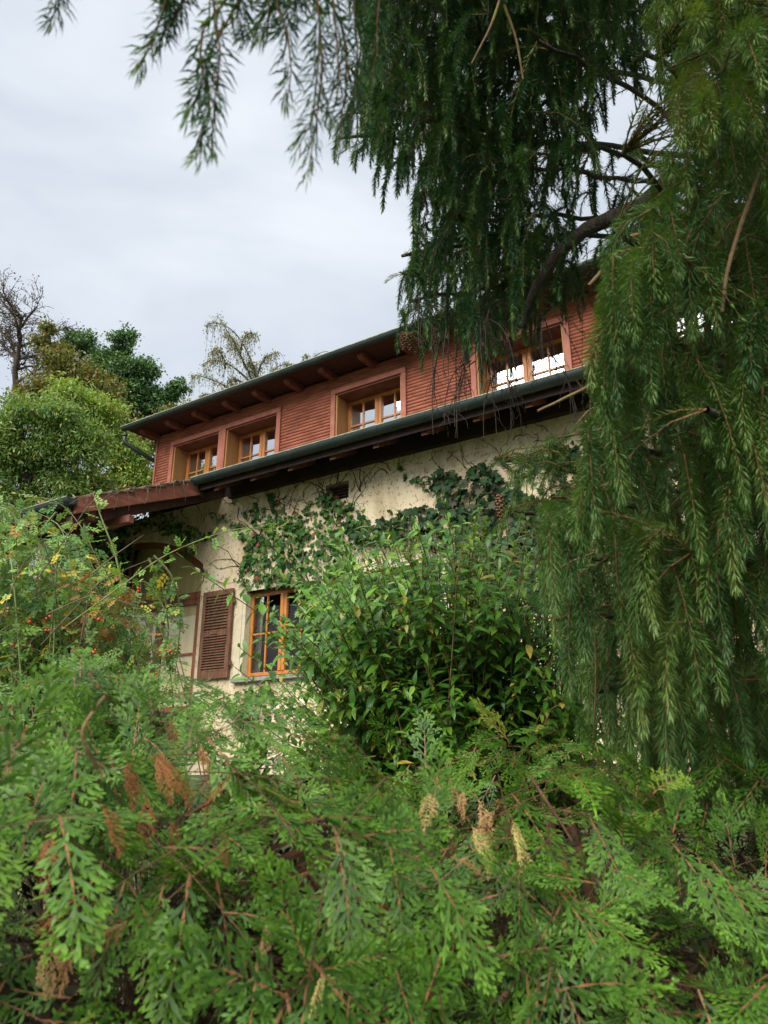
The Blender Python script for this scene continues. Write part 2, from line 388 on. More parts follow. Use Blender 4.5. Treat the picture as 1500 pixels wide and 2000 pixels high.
M['needle'] = leafmat('spruce_needles', [(0, (0.022, 0.072, 0.034)), (0.3, (0.037, 0.101, 0.034)), (0.6, (0.072, 0.149, 0.034)), (0.85, (0.106, 0.192, 0.038)), (1.0, (0.162, 0.192, 0.047))], 0.45, 0.22, 0.3, tip=(0.17, 0.28, 0.07), objr=False)
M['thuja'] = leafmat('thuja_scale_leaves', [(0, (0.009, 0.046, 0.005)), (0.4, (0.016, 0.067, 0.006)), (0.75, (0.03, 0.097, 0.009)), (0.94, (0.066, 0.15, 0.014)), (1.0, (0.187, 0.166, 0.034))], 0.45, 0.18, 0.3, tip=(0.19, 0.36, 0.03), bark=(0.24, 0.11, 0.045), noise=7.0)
M['thuja_in'] = leafmat('gap_shade_dead_thuja', [(0, (0.020, 0.030, 0.010)), (0.4, (0.030, 0.026, 0.012)), (0.75, (0.045, 0.026, 0.012)), (1.0, (0.075, 0.036, 0.016))], 0.8, 0.0, 0.15, bark=(0.05, 0.026, 0.014))  # dead brown foliage, darkened further so the gaps' shade sits in its colour
M['dead_tan'] = leafmat('dead_tan_thuja', [(0, (0.32, 0.173, 0.068)), (0.5, (0.4, 0.232, 0.098)), (1, (0.48, 0.315, 0.143))], 0.7, 0.2, 0.2, bark=(0.25, 0.11, 0.05))
M['dead_rust'] = leafmat('dead_rust_thuja', [(0, (0.16, 0.049, 0.017)), (0.5, (0.24, 0.083, 0.028)), (1, (0.32, 0.128, 0.049))], 0.7, 0.15, 0.2, bark=(0.14, 0.05, 0.025))
M['dead_yellow'] = leafmat('yellow_thuja', [(0, (0.50, 0.38, 0.12)), (1, (0.62, 0.50, 0.20))], 0.65, 0.2, 0.2, bark=(0.34, 0.17, 0.07))
M['shrub'] = leafmat('glossy_shrub_leaves', [(0, (0.046, 0.137, 0.018)), (0.4, (0.071, 0.195, 0.022)), (0.75, (0.117, 0.267, 0.029)), (0.95, (0.22, 0.389, 0.04)), (0.965, (0.25, 0.389, 0.05)), (0.97, (0.525, 0.425, 0.066)), (1, (0.375, 0.354, 0.066))], 0.36, 0.3, 0.45, under=(0.11, 0.21, 0.07))
M['rose'] = leafmat('rose_leaves', [(0, (0.06, 0.158, 0.035)), (0.35, (0.101, 0.228, 0.046)), (0.7, (0.168, 0.316, 0.061)), (0.9, (0.282, 0.43, 0.077)), (0.955, (0.739, 0.543, 0.055)), (0.98, (0.511, 0.216, 0.055)), (1, (0.215, 0.278, 0.066))], 0.5, 0.3, 0.4, under=(0.14, 0.22, 0.11))
M['rose_young'] = leafmat('young_rose_leaves', [(0, (0.12, 0.264, 0.039)), (0.6, (0.18, 0.348, 0.055)), (1, (0.264, 0.396, 0.066))], 0.5, 0.35, 0.4)
M['rose_dead'] = leafmat('withered_rose_leaves', [(0, (0.22, 0.10, 0.035)), (0.5, (0.34, 0.18, 0.07)), (1, (0.46, 0.30, 0.06))], 0.7, 0.2, 0.2)
M['ivy'] = leafmat('ivy_leaves', [(0, (0.02, 0.065, 0.014)), (0.45, (0.036, 0.105, 0.019)), (0.8, (0.066, 0.154, 0.024)), (0.92, (0.141, 0.231, 0.036)), (0.96, (0.083, 0.046, 0.036)), (1, (0.231, 0.046, 0.026))], 0.6, 0.1, 0.25, under=(0.04, 0.08, 0.03))
M['ivy_big'] = leafmat('large_dark_creeper_leaves', [(0, (0.011, 0.036, 0.012)), (0.5, (0.02, 0.056, 0.017)), (0.8, (0.034, 0.074, 0.019)), (1, (0.056, 0.042, 0.031))], 0.6, 0.1, 0.25, under=(0.05, 0.07, 0.045))

# ------------------------------------------------------------------ ground
def G(x, y):
    r = np.hypot(np.asarray(x, float) * 0.5, np.asarray(y, float))
    y = np.asarray(y, float)
    a = np.clip((y - 1.4) / 7.0, 0, 1) * 1.55
    b = np.clip((y - 12.0) / 45.0, 0, 1) * 5.0
    return a + b
xs = np.unique(np.concatenate([np.linspace(-900, -60, 10), np.linspace(-60, 60, 61), np.linspace(60, 900, 10)]))
ys = np.unique(np.concatenate([np.linspace(-900, -20, 8), np.linspace(-20, 70, 91), np.linspace(70, 1200, 12)]))
gx, gy = np.meshgrid(xs, ys, indexing='ij')
bumpz = np.where((np.abs(gx) < 60) & (np.abs(gy) < 70) & (gy > 1.0), rng.normal(0, 0.03, gx.shape), 0)
gv = np.stack([gx, gy, G(gx, gy) + bumpz], -1).reshape(-1, 3)
ny = len(ys)
ii, jj = np.meshgrid(np.arange(len(xs) - 1), np.arange(ny - 1), indexing='ij')
gf = np.stack([ii*ny+jj, (ii+1)*ny+jj, (ii+1)*ny+jj+1, ii*ny+jj+1], -1).reshape(-1, 4)
tag(obj('ground', newmesh('ground', gv, gf, M['ground'], smooth=True)), 'dark soil and grass slope rising from the hedge to the house', 'ground', kind='structure')

# ------------------------------------------------------------------ house (local x along the facade, local y into the house)
TH = math.radians(-32.5)
U = np.array([math.cos(TH), math.sin(TH), 0]); N = np.array([-math.sin(TH), math.cos(TH), 0])
HD, HZ = 8.5, 2.0
house = empty('house', tuple(N * HD + np.array([0, 0, HZ])), TH)
tag(house, 'two storey house with cream plaster below and red brown shingled upper storey', 'house')
def H(px, py, off=0.0):
    """photo position on the plane parallel to the facade -> facade coordinates (s, off, z)"""
    r = unproj(px, py, 1.0) - np.array([0, 0, CAM_Z])
    p = r * ((HD + off) / (r @ N))[..., None]
    return np.stack([p @ U, np.broadcast_to(off, p.shape[:-1]), p[..., 2] + CAM_Z], -1)
def Hw(q):
    """facade coordinates -> world"""
    q = np.asarray(q, float)
    return q[..., 0:1] * U + (HD + q[..., 1:2]) * N + q[..., 2:3] * np.array([0, 0, 1.])
class HB(MB):
    def build(s, name, mat, parent=None, smooth=False, bevel=0):
        s.v = [v - np.array([0, 0, HZ]) for v in s.v]
        return MB.build(s, name, mat, parent if parent is not None else house, smooth, bevel)
def wall_holes(s0, s1, z0, z1, y0, y1, holes):
    """slab with rectangular holes as one closed mesh"""
    X = sorted({s0, s1, *[h[0] for h in holes], *[h[1] for h in holes]})
    Z = sorted({z0, z1, *[h[2] for h in holes], *[h[3] for h in holes]})
    solid = lambda i, k: 0 <= i < len(X) - 1 and 0 <= k < len(Z) - 1 and not any(
        h[0] <= (X[i] + X[i+1]) / 2 <= h[1] and h[2] <= (Z[k] + Z[k+1]) / 2 <= h[3] for h in holes)
    b = HB()
    for i in range(len(X) - 1):
        for k in range(len(Z) - 1):
            if not solid(i, k): continue
            a, c, d, e = X[i], X[i+1], Z[k], Z[k+1]
            b.add([(a,y0,d),(c,y0,d),(c,y0,e),(a,y0,e)], [(0,1,2,3)])
            b.add([(a,y1,d),(c,y1,d),(c,y1,e),(a,y1,e)], [(3,2,1,0)])
            if not solid(i-1, k): b.add([(a,y0,d),(a,y0,e),(a,y1,e),(a,y1,d)], [(0,1,2,3)])
            if not solid(i+1, k): b.add([(c,y0,d),(c,y1,d),(c,y1,e),(c,y0,e)], [(0,1,2,3)])
            if not solid(i, k-1): b.add([(a,y0,d),(a,y1,d),(c,y1,d),(c,y0,d)], [(0,1,2,3)])
            if not solid(i, k+1): b.add([(a,y0,e),(c,y0,e),(c,y1,e),(a,y1,e)], [(0,1,2,3)])
    return b
DC, DHW, DZ0, DZS, DZA = -11.0, 2.0, 2.5, 4.90, 5.60             # arched garden door: centre, half width, sill, spring, apex
DR = (DHW ** 2 + (DZA - DZS) ** 2) / (2 * (DZA - DZS))
arch = lambda s, dz=0.0: DZA + dz - (DR - math.sqrt(max(DR ** 2 - (s - DC) ** 2, 0)))
LW = [(-8.04, -6.58, 2.95, 4.30), (-5.95, -4.5, 2.95, 4.30)]
VENT = (-6.47, -6.04, 5.50, 5.78)
S_L, S_R = -13.8, 1.2
wall_holes(S_L, S_R, 1.4, 6.02, 0.0, 0.42, LW + [VENT, (DC - DHW, DC + DHW, DZ0, DZA + 0.02)]).build('wall', M['plaster'])
b = HB()                                                            # plaster above the arch
ss = np.linspace(DC - DHW, DC + DHW, 25)
b.prism([(s, arch(s)) for s in ss] + [(DC + DHW, DZA + 0.02), (DC - DHW, DZA + 0.02)], 1, 0.0005, 0.42)
b.build('wall_above_arch', M['plaster'])
wall_holes(-13.8, -13.5, 1.4, 6.02, 0.42, 7.5, []).build('side_wall', M['plaster'])
b = HB().box((S_L, 7.5, 1.4), (S_R, 7.8, 6.02)); b.build('back_wall', M['plaster'])
# upper storey
UW = [(-10.0, -8.86, 6.40, 7.31), (-8.69, -7.53, 6.40, 7.31), (-6.32, -5.10, 6.40, 7.31), (-3.86, -2.58, 6.40, 7.31), (-1.3, -0.05, 6.40, 7.31)]
UL = -10.48
wall_holes(UL, S_R, 6.02, 7.64, 0.02, 0.40, UW).build('upper_wall', M['darkwood'])
HB().box((UL, 0.40, 6.02), (UL + 0.3, 7.5, 7.9)).build('upper_side_wall', M['darkwood'])
# shingle cladding, each shingle its own lapped piece (a few pixels each), joined
SHV, SHF, SHR = [], [], []
CO = 0.055
cb = np.array([[0,1,2,3],[0,4,5,1],[1,5,6,2],[3,2,6,7],[0,3,7,4]])
def clad_run(s0, s1, z0, z1, plane='front'):
    for k in range(int(round((z1 - z0) / CO))):
        za = z0 + k * CO; x = s0 - rng.random() * 0.4
        while x < s1:
            w = 0.30 + rng.random() * 0.45; a, c = max(x, s0), min(x + w - 0.0006, s1); x += w
            if c - a < 0.012: continue
            mid, zm = (a + c) / 2, za + CO / 2
            if plane == 'front' and zm < 7.31 + 0.075:
                for l_, r_ in ((-10.08, -7.45), (-6.40, -5.02), (-3.94, -2.50), (-1.38, 0.03)):
                    if a < l_ < c: c = l_
                    if a < r_ < c: a = r_
                    if l_ <= a and c <= r_: c = a
                if c - a < 0.012: continue
            j, jz = rng.normal(0, 0.0005), rng.normal(0, 0.0003)
            V = np.array([(a, -0.008 + j, za + jz), (c, -0.008 + j, za + jz), (c, 0.006, za + CO + 0.012), (a, 0.006, za + CO + 0.012),
                          (a, 0.018, za + jz), (c, 0.018, za + jz), (c, 0.018, za + CO + 0.012), (a, 0.018, za + CO + 0.012)])
            if plane == 'side': V = np.stack([UL - 0.02 + V[:, 1], V[:, 0], V[:, 2]], -1)
            SHF.append(cb + 8 * len(SHV)); SHV.append(V); SHR.append(np.full(8, rng.random()))
clad_run(UL - 0.005, S_R, 6.25, 7.64)
clad_run(0.0, 7.4, 6.25, 7.60, 'side')
o = obj('shingle_cladding', newmesh('shingle_cladding', np.vstack(SHV) - np.array([0, 0, HZ]), np.vstack(SHF), M['clad'], attrs={'rnd': np.concatenate(SHR)}), house)
tag(o, kind='stuff')
HB().box((UL - 0.022, -0.02, 6.2), (UL + 0.02, 0.04, 7.64)).build('corner_board', M['casing'], bevel=0.004)

def window(s0, s1, z0, z1, off, rows, frame_mat, glass, backing, label=None):
    w = HB()
    fw, dp = 0.055, 0.06
    w.box((s0, off, z0), (s0 + fw, off + dp, z1)).box((s1 - fw, off, z0), (s1, off + dp, z1))
    w.box((s0 + fw, off, z1 - fw), (s1 - fw, off + dp, z1)).box((s0 + fw, off, z0), (s1 - fw, off + dp, z0 + fw))
    o = w.build('window', frame_mat, bevel=0.003)
    if label: o['label'] = label
    c = (s0 + s1) / 2; mw = 0.062
    HB().box((c - mw, off - 0.012, z0 + fw), (c - 0.003, off + dp - 0.005, z1 - fw)).build('sash_stile', frame_mat, o, bevel=0.003)
    HB().box((c + 0.003, off - 0.012, z0 + fw), (c + mw, off + dp - 0.005, z1 - fw)).build('sash_stile', frame_mat, o, bevel=0.003)
    for a, e in ((s0 + fw, c - mw), (c + mw, s1 - fw)):
        m = (a + e) / 2; mt = 0.013
        HB().box((m - mt, off + 0.008, z0 + fw), (m + mt, off + 0.04, z1 - fw)).build('muntin', frame_mat, o)
        zz = np.linspace(z0 + fw, z1 - fw, rows + 1)
        for z in zz[1:-1]:
            for p, q in ((a, m - mt), (m + mt, e)):
                HB().box((p, off + 0.010, z - mt), (q, off + 0.038, z + mt)).build('muntin', frame_mat, o)
        for r in range(rows):
            for p, q in ((a, m - mt), (m + mt, e)):
                za, zb = zz[r] + (mt if r else 0), zz[r + 1] - (mt if r < rows - 1 else 0)
                jt = rng.normal(0, 0.0012, 2)
                y = off + 0.024
                V = [(p, y + jt[0], za), (q, y + jt[1], za), (q, y + 0.004 + jt[1], zb), (p, y + 0.004 + jt[0], zb)]
                HB().add(V + [(x, yy + 0.004, z) for x, yy, z in V], [(0,1,2,3),(7,6,5,4),(0,4,5,1),(1,5,6,2),(2,6,7,3),(3,7,4,0)]).build('pane', glass, o)
    if backing:
        # folded curtain either side and a dim wall behind
        for a, e in ((s0 + 0.03, s0 + 0.25), (s1 - 0.25, s1 - 0.03)):
            xs_ = np.linspace(a, e, 15); yy = off + 0.16 + 0.02 * np.sin(np.linspace(0, 21, 15))
            V = np.array([(x, y, z) for z in (z0 - 0.1, z1) for x, y in zip(xs_, yy)])
            HB().add(V, [(i, i + 1, 16 + i, 15 + i) for i in range(14)]).build('curtain', M[backing], o)
    return o
HB().box((UL + 0.31, 1.6, 6.02), (S_R, 1.7, 7.6)).build('dark_backing_wall', M['interior'])
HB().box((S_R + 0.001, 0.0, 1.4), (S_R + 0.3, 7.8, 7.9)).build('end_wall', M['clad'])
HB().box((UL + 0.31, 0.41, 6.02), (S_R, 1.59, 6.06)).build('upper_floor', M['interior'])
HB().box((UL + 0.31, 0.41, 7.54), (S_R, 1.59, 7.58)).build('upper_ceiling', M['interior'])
HB().box((-8.9, 1.5, 1.5), (S_R, 1.6, 5.9)).build('dark_backing_wall', M['interior'])
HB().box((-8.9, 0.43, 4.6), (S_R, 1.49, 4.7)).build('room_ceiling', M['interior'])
for i, (s0, s1, z0, z1) in enumerate(UW):
    window(s0 + 0.025, s1 - 0.025, z0 + 0.005, z1 - 0.025, 0.30, 2, M['orange'], M['glass'], 'net')
    HB().box((s0, 0.0, z0), (s0 + 0.025, 0.39, z1 - 0.025)).build('window_reveal', M['reveal'])
    HB().box((s1 - 0.025, 0.0, z0), (s1, 0.39, z1 - 0.025)).build('window_reveal', M['reveal'])
    HB().box((s0, 0.0, z1 - 0.025), (s1, 0.39, z1)).build('window_reveal', M['rafter'])
    l = s0 - (0.085 if i != 1 else 0.17); r = s1 + (0.085 if i != 0 else 0.0)
    if i == 1: l = s0 - 0.17
    HB().box((l, -0.03, 6.2), (s0, 0.03, z1)).build('window_casing', M['casing'], bevel=0.004)
    if i != 0: HB().box((s1, -0.03, 6.2), (r, 0.03, z1)).build('window_casing', M['casing'], bevel=0.004)
    HB().box((l if i != 1 else s0 - 0.17, -0.033, z1), (r if i != 0 else s1, 0.03, z1 + 0.085)).build('window_casing', M['casing'], bevel=0.004)
    HB().box((s0, -0.06, z0 - 0.06), (s1, 0.36, z0)).build('window_sill', M['rafter'])
for i, (s0, s1, z0, z1) in enumerate(LW):
    o = window(s0 + 0.06, s1 - 0.06, z0 + 0.04, z1 - 0.02, 0.12, 2, M['orange'], M['glass_low'], None)
    for a, e in ((s0 - 0.11, s0 + 0.001), (s1 - 0.001, s1 + 0.11)):
        HB().box((a, -0.012, z0 - 0.02), (e, 0.11, z1)).build('window_surround', M['smooth_plaster'])
    HB().box((s0 - 0.11, -0.012, z1), (s1 + 0.11, 0.11, z1 + 0.12)).build('window_surround', M['smooth_plaster'])
    HB().box((s0, 0.0, z0), (s0 + 0.06, 0.19, z1)).build('window_reveal', M['smooth_plaster'])
    HB().box((s1 - 0.06, 0.0, z0), (s1, 0.19, z1)).build('window_reveal', M['smooth_plaster'])
    HB().box((s0 - 0.08, -0.09, z0 - 0.06), (s1 + 0.08, 0.18, z0)).build('window_sill', M['stone'], bevel=0.006)
    HB().box((s0 - 0.11, 0.6, z0 - 0.2), (s1 + 0.11, 0.63, z1 + 0.1)).build('dark_backing_wall', M['darkwood'])  # dark sheet added to stand in for the unlit room
def shutter(s0, s1, z0, z1, y, label=None):
    f = HB(); st, d = 0.075, 0.045
    zm = z0 + (z1 - z0) * 0.50
    f.box((s0, y, z0), (s0 + st, y + d, z1)).box((s1 - st, y, z0), (s1, y + d, z1))
    f.box((s0 + st, y, z1 - 0.09), (s1 - st, y + d, z1)).box((s0 + st, y, z0), (s1 - st, y + d, z0 + 0.12)).box((s0 + st, y, zm - 0.04), (s1 - st, y + d, zm + 0.04))
    o = f.build('shutter', M['shutter'], bevel=0.003)
    if label: o['label'] = label
    for a, e, n in ((z0 + 0.12, zm - 0.04, 13), (zm + 0.04, z1 - 0.09, 12)):
        for k in range(n):
            z = a + (e - a) * (k + 0.5) / n; h = (e - a) / n * 0.5
            HB().prism([(y - 0.004, z - h * 0.9), (y + 0.006, z - h * 0.9 + 0.005), (y + 0.042, z + h), (y + 0.032, z + h - 0.003)], 0, s0 + st + 0.001, s1 - st - 0.001).build('slat', M['shutter'], o)
    HB().box(((s0+s1)/2 - 0.09, y - 0.012, zm - 0.008), ((s0+s1)/2 + 0.06, y - 0.001, zm + 0.004)).build('latch', M['iron'], o)
    for z in (z0 + 0.22, z1 - 0.2):
        HB().box((s1 - 0.004, y + 0.01, z - 0.03), (s1 + 0.05, y + 0.035, z + 0.03)).build('hinge', M['iron'], o)
    return o
shutter(-8.86, -8.21, 2.98, 4.38, -0.075, 'faded brown louvred shutter folded open beside the arched door')
shutter(-4.33, -3.68, 2.98, 4.38, -0.075)
# vent hole
HB().box((VENT[0], 0.20, VENT[2]), (VENT[1], 0.24, VENT[3])).build('vent_back', M['darkwood'])
HB().box((VENT[0] - 0.02, -0.006, VENT[2]), (VENT[0], 0.2, VENT[3])).box((VENT[1], -0.006, VENT[2]), (VENT[1] + 0.02, 0.2, VENT[3])).build('vent_frame', M['smooth_plaster'])
for k in range(5):
    z = VENT[2] + 0.03 + k * 0.055
    HB().box((VENT[0], 0.10, z), (VENT[1], 0.12, z + 0.012)).build('vent_bar', M['iron'])
# arched garden door
dfr = HB()
yo = 0.10
outer = [(s, arch(s)) for s in ss]; inner = [(DC + (s - DC) * (DHW - 0.11) / DHW, arch(s) - 0.11 - 0.0) for s in ss]
dfr.prism(outer[::-1] + inner, 1, yo, yo + 0.09)
for e in (-1, 1):
    a, c = DC + e * DHW, DC + e * (DHW - 0.11)
    dfr.box((min(a, c), yo, DZ0), (max(a, c), yo + 0.09, DZS))
door = dfr.build('door', M['doorwood'], bevel=0)
door['label'] = 'arched red brown framed glass garden door under the porch'
HB().box((DC - DHW + 0.11, yo + 0.002, 4.36), (DC + DHW - 0.11, yo + 0.085, 4.48)).build('transom', M['doorwood'], door, bevel=0.004)
LWD = (2 * DHW - 0.22) / 4
for k in range(4):
    a = DC - DHW + 0.11 + k * LWD; c = a + LWD
    f = HB()
    f.box((a + 0.004, yo + 0.01, DZ0), (a + 0.085, yo + 0.07, 4.36)).box((c - 0.085, yo + 0.01, DZ0), (c - 0.004, yo + 0.07, 4.36))
    f.box((a + 0.085, yo + 0.01, 4.27), (c - 0.085, yo + 0.07, 4.36)).box((a + 0.085, yo + 0.01, DZ0), (c - 0.085, yo + 0.07, DZ0 + 0.12))
    f.build('door_leaf', M['doorwood'], door, bevel=0.003)
    HB().box((a + 0.085, yo + 0.018, 3.43), (c - 0.085, yo + 0.05, 3.465)).build('glazing_bar', M['doorwood'], door)
    if k: HB().box((a - 0.035, yo + 0.01, 4.48), (a + 0.035, yo + 0.07, arch(a) - 0.11)).build('glazing_bar', M['doorwood'], door)
    for za, zb in ((DZ0 + 0.12, 3.43), (3.465, 4.27)):
        HB().box((a + 0.085, yo + 0.03, za), (c - 0.085, yo + 0.036, zb)).build('pane', M['glass_door'], door)
    sx = np.linspace(a + (0.035 if k else 0.0), c - (0.035 if k < 3 else 0), 9)
    HB().prism([(sx[0], 4.48), (sx[-1], 4.48)] + [(s, arch(s) - 0.10) for s in sx[::-1]], 1, yo + 0.03, yo + 0.036).build('pane', M['glass_door'], door)
xs_ = np.linspace(DC - DHW, DC + DHW, 160); yy = yo + 0.06 + 0.008 * np.sin(np.linspace(0, 130, 160))
HB().add(np.array([(x, y, z) for z in (DZ0 - 0.02, DZA) for x, y in zip(xs_, yy)]), [(i, i + 1, 161 + i, 160 + i) for i in range(159)]).build('curtain', M['curtain'], door)
HB().box((S_L, -1.3, 2.30), (-8.78, 0.0, 2.46)).build('doorstep', M['darkstone'], bevel=0.015)

# roofs: lower pent roof (slope TAN) with the porch running further out at the end, upper shallow roof
TAN = 0.466
zr = lambda y: 6.38 + TAN * y                                          # top of lower roof boards
def slope_slab(s0, s1, y0, y1, t0, t1):
    return HB().prism([(y0, zr(y0) - t0), (y1, zr(y1) - t0), (y1, zr(y1) - t1), (y0, zr(y0) - t1)], 0, s0, s1)
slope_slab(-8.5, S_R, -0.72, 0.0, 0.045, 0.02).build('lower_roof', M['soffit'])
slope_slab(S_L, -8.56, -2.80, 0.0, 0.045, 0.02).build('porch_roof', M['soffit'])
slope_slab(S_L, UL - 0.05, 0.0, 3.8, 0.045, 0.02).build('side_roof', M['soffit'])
HB().box((-8.45, -0.10, 5.94), (S_R, -0.004, 6.22)).build('wall_plate', M['darkwood'])
for s in np.arange(-8.15, S_R, 0.755):
    j = rng.normal(0, 0.012)
    HB().prism([(-0.66, zr(-0.66) - 0.24), (-0.11, zr(-0.11) - 0.20), (-0.11, zr(-0.11) - 0.05), (-0.66, zr(-0.66) - 0.05)], 0, s + j - 0.05, s + j + 0.05).build('rafter', M['rafter'], bevel=0.006)
HB().prism([(-0.715, zr(-0.72) - 0.17), (-0.69, zr(-0.69) - 0.17), (-0.69, zr(-0.69) - 0.046), (-0.715, zr(-0.72) - 0.046)], 0, -8.5, S_R).build('fascia_board', M['darkwood'])
HB().prism([(-2.82, zr(-2.82) - 0.19), (-0.66, zr(-0.66) - 0.24), (-0.66, zr(-0.66) + 0.03), (-2.82, zr(-2.82) + 0.03)], 0, -8.56, -8.50).build('verge_board', M['verge'], bevel=0.004)
HB().prism([(-2.75, zr(-2.75) - 0.36), (0.0, zr(0) - 0.36), (0.0, zr(0) - 0.20), (-2.75, zr(-2.75) - 0.20)], 0, -8.80, -8.66).build('verge_beam', M['soffit'], bevel=0.005)
for s in np.arange(-9.3, S_L, -0.75):
    HB().prism([(-2.75, zr(-2.75) - 0.16), (0.0, zr(0) - 0.16), (0.0, zr(0) - 0.05), (-2.75, zr(-2.75) - 0.05)], 0, s - 0.04, s + 0.04).build('rafter', M['rafter'])
HB().box((S_L, -2.05, zr(-2) - 0.49), (-8.40, -1.95, zr(-2) - 0.375)).build('purlin', M['rafter'], bevel=0.008)
for s in (-13.5, -11.1):
    HB().box((s - 0.07, -2.57, 1.3), (s + 0.07, -2.43, zr(-2.5) - 0.17)).build('porch_post', M['rafter'], bevel=0.008)
HB().box((S_L, -2.56, zr(-2.5) - 0.32), (-8.60, -2.44, zr(-2.5) - 0.17)).build('porch_beam', M['rafter'], bevel=0.008)
tile_me = None
for c in range(8):                                                     # lapped clay tiles along the porch verge
    for k in range(3):
        y0 = -2.86 + c * 0.275; L_ = 0.40
        if tile_me is None:
            t = MB(); a = TAN * 0.72
            t.prism([(0, 0), (L_, L_ * a), (L_, L_ * a + 0.026), (0.0, 0.030)], 0, -0.12, 0.12)
            tile_me = t.mesh('roof_tile', M['tile'], bevel=0.004)
        o = obj('roof_tile', tile_me, house)
        o.location = (-8.60 - k * 0.243 + rng.normal(0, 0.008), y0 + rng.normal(0, 0.012), zr(y0) + 0.035 - HZ + rng.normal(0, 0.004))
        o.rotation_euler = (rng.normal(0, 0.012), rng.normal(0, 0.02), rng.normal(0, 0.03))
def gutter(s0, s1, y, z, r, name, segs=1.9):
    an = np.linspace(math.pi, 2 * math.pi, 13)
    o_ = [(y + r * math.cos(a), z + r * math.sin(a)) for a in an]
    i_ = [(y + (r - 0.006) * math.cos(a), z + (r - 0.006) * math.sin(a)) for a in an[::-1]]
    g = HB().prism(o_ + i_, 0, s0, s1).build(name, M['gutter'])
    HB().tube([(s0, y - r, z), (s1, y - r, z)], 0.011, 8).build('gutter_rim', M['rim'], g)
    for e in (s0, s1):
        HB().prism([(y + (r + 0.002) * math.cos(a), z + (r + 0.002) * math.sin(a)) for a in an], 0, e - 0.004, e + 0.004).build('end_cap', M['gutter'], g)
    for s in np.arange(s0 + 0.55, s1, segs):
        oo = [(y + (r + 0.006) * math.cos(a), z + (r + 0.006) * math.sin(a)) for a in an]
        ii_ = [(y + (r + 0.001) * math.cos(a), z + (r + 0.001) * math.sin(a)) for a in an[::-1]]
        HB().prism(oo + ii_, 0, s - 0.018, s + 0.018).build('gutter_joint', M['gutter'], g)
    return g
gutter(-8.50, S_R, -0.80, 6.045, 0.095, 'gutter', 0.74)
gutter(S_L, -8.47, -2.92, zr(-2.85) + 0.005, 0.085, 'gutter')
# upper roof
ur = lambda y: 7.66 + 0.05 * (y + 0.4)
GL = UL - 0.36
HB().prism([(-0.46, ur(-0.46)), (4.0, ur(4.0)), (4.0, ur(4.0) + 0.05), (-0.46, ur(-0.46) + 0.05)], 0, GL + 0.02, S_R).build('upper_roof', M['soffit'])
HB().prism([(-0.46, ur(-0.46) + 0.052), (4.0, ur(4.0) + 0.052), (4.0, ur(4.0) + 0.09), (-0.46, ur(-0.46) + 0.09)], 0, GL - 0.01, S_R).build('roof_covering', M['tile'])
for s in [-10.52, -9.83, -9.15, -8.42, -7.74, -7.05, -6.36, -5.6, -4.9, -4.2, -3.5, -2.8, -2.1, -1.4, -0.7, 0.0, 0.7]:
    HB().prism([(-0.40, ur(-0.40) - 0.085), (-0.34, ur(-0.34) - 0.115), (0.02, ur(0) - 0.115), (0.02, ur(0) - 0.002), (-0.40, ur(-0.40) - 0.002)], 0, s - 0.05, s + 0.05).build('rafter', M['rafter'], bevel=0.006)
for k in range(5):
    y = -0.455 + k * 0.095
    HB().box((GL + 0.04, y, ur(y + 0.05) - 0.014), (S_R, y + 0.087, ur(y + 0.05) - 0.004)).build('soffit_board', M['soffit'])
g = gutter(GL, S_R, -0.525, 7.68, 0.068, 'gutter', 0.82)
p0 = np.array([GL + 0.07, -0.525, 7.61])
pw = [p0, p0 - (0, 0, 0.19), p0 + (0.012, 0.01, -0.25), (UL - 0.06, 0.10, 7.12), (UL - 0.06, 0.35, 7.03), (UL - 0.06, 0.42, 6.9), (UL - 0.06, 0.42, 2.4)]
HB().tube(pw, 0.038, 12).build('downpipe', M['gutter'], smooth=True)
HB().tube([p0 - (0, 0, 0.07), p0 - (0, 0, 0.10)], 0.046, 12).build('pipe_collar', M['gutter'])

# ------------------------------------------------------------------ plant helpers
DOWN = np.array([0, 0, -1.0])
def leaf_proto(w=0.36, fold=0.10, droop=0.22, tipn=0.0):
    ys_, ws = (0.30, 0.62), (0.5 * w, 0.43 * w)
    V = [(0, 0, 0)]
    for y, h in zip(ys_, ws):
        z = -droop * y * y
        V += [(-h, y, z + fold * h * 2), (0, y, z), (h, y, z + fold * h * 2)]
    V.append((0, 1, -droop - tipn))
    F = [(0,2,1),(0,3,2),(1,2,5),(1,5,4),(2,3,6),(2,6,5),(4,5,7),(5,6,7)]
    return np.array(V, float), np.array(F)
def ivy_proto():
    o = [(0,0),(-0.20,-0.14),(-0.42,-0.02),(-0.50,0.20),(-0.33,0.30),(-0.40,0.62),(-0.17,0.58),(0,1.0),(0.17,0.58),(0.40,0.62),(0.33,0.30),(0.50,0.20),(0.42,-0.02),(0.20,-0.14)]
    V = [(0, 0.34, 0.05)] + [(x, y, -0.28 * (x * x + (y - 0.34) ** 2)) for x, y in o]
    n = len(o)
    return np.array(V), np.array([(0, 1 + (i + 1) % n, 1 + i) for i in range(n)])
def quadleaf(w=0.6):
    V = np.array([(0, 0, 0), (w / 2, 0.45, 0.06), (0, 1, -0.08), (-w / 2, 0.45, 0.06)])
    return V, np.array([(0, 1, 2), (0, 2, 3)])
def set_tf(o, R, pos, sc, par):
    m = Matrix.Identity(4)
    for i in range(3):
        for j in range(3): m[i][j] = R[i, j] * sc
    for i in range(3): m[i][3] = pos[i] - par.location[i]
    o.matrix_basis = m
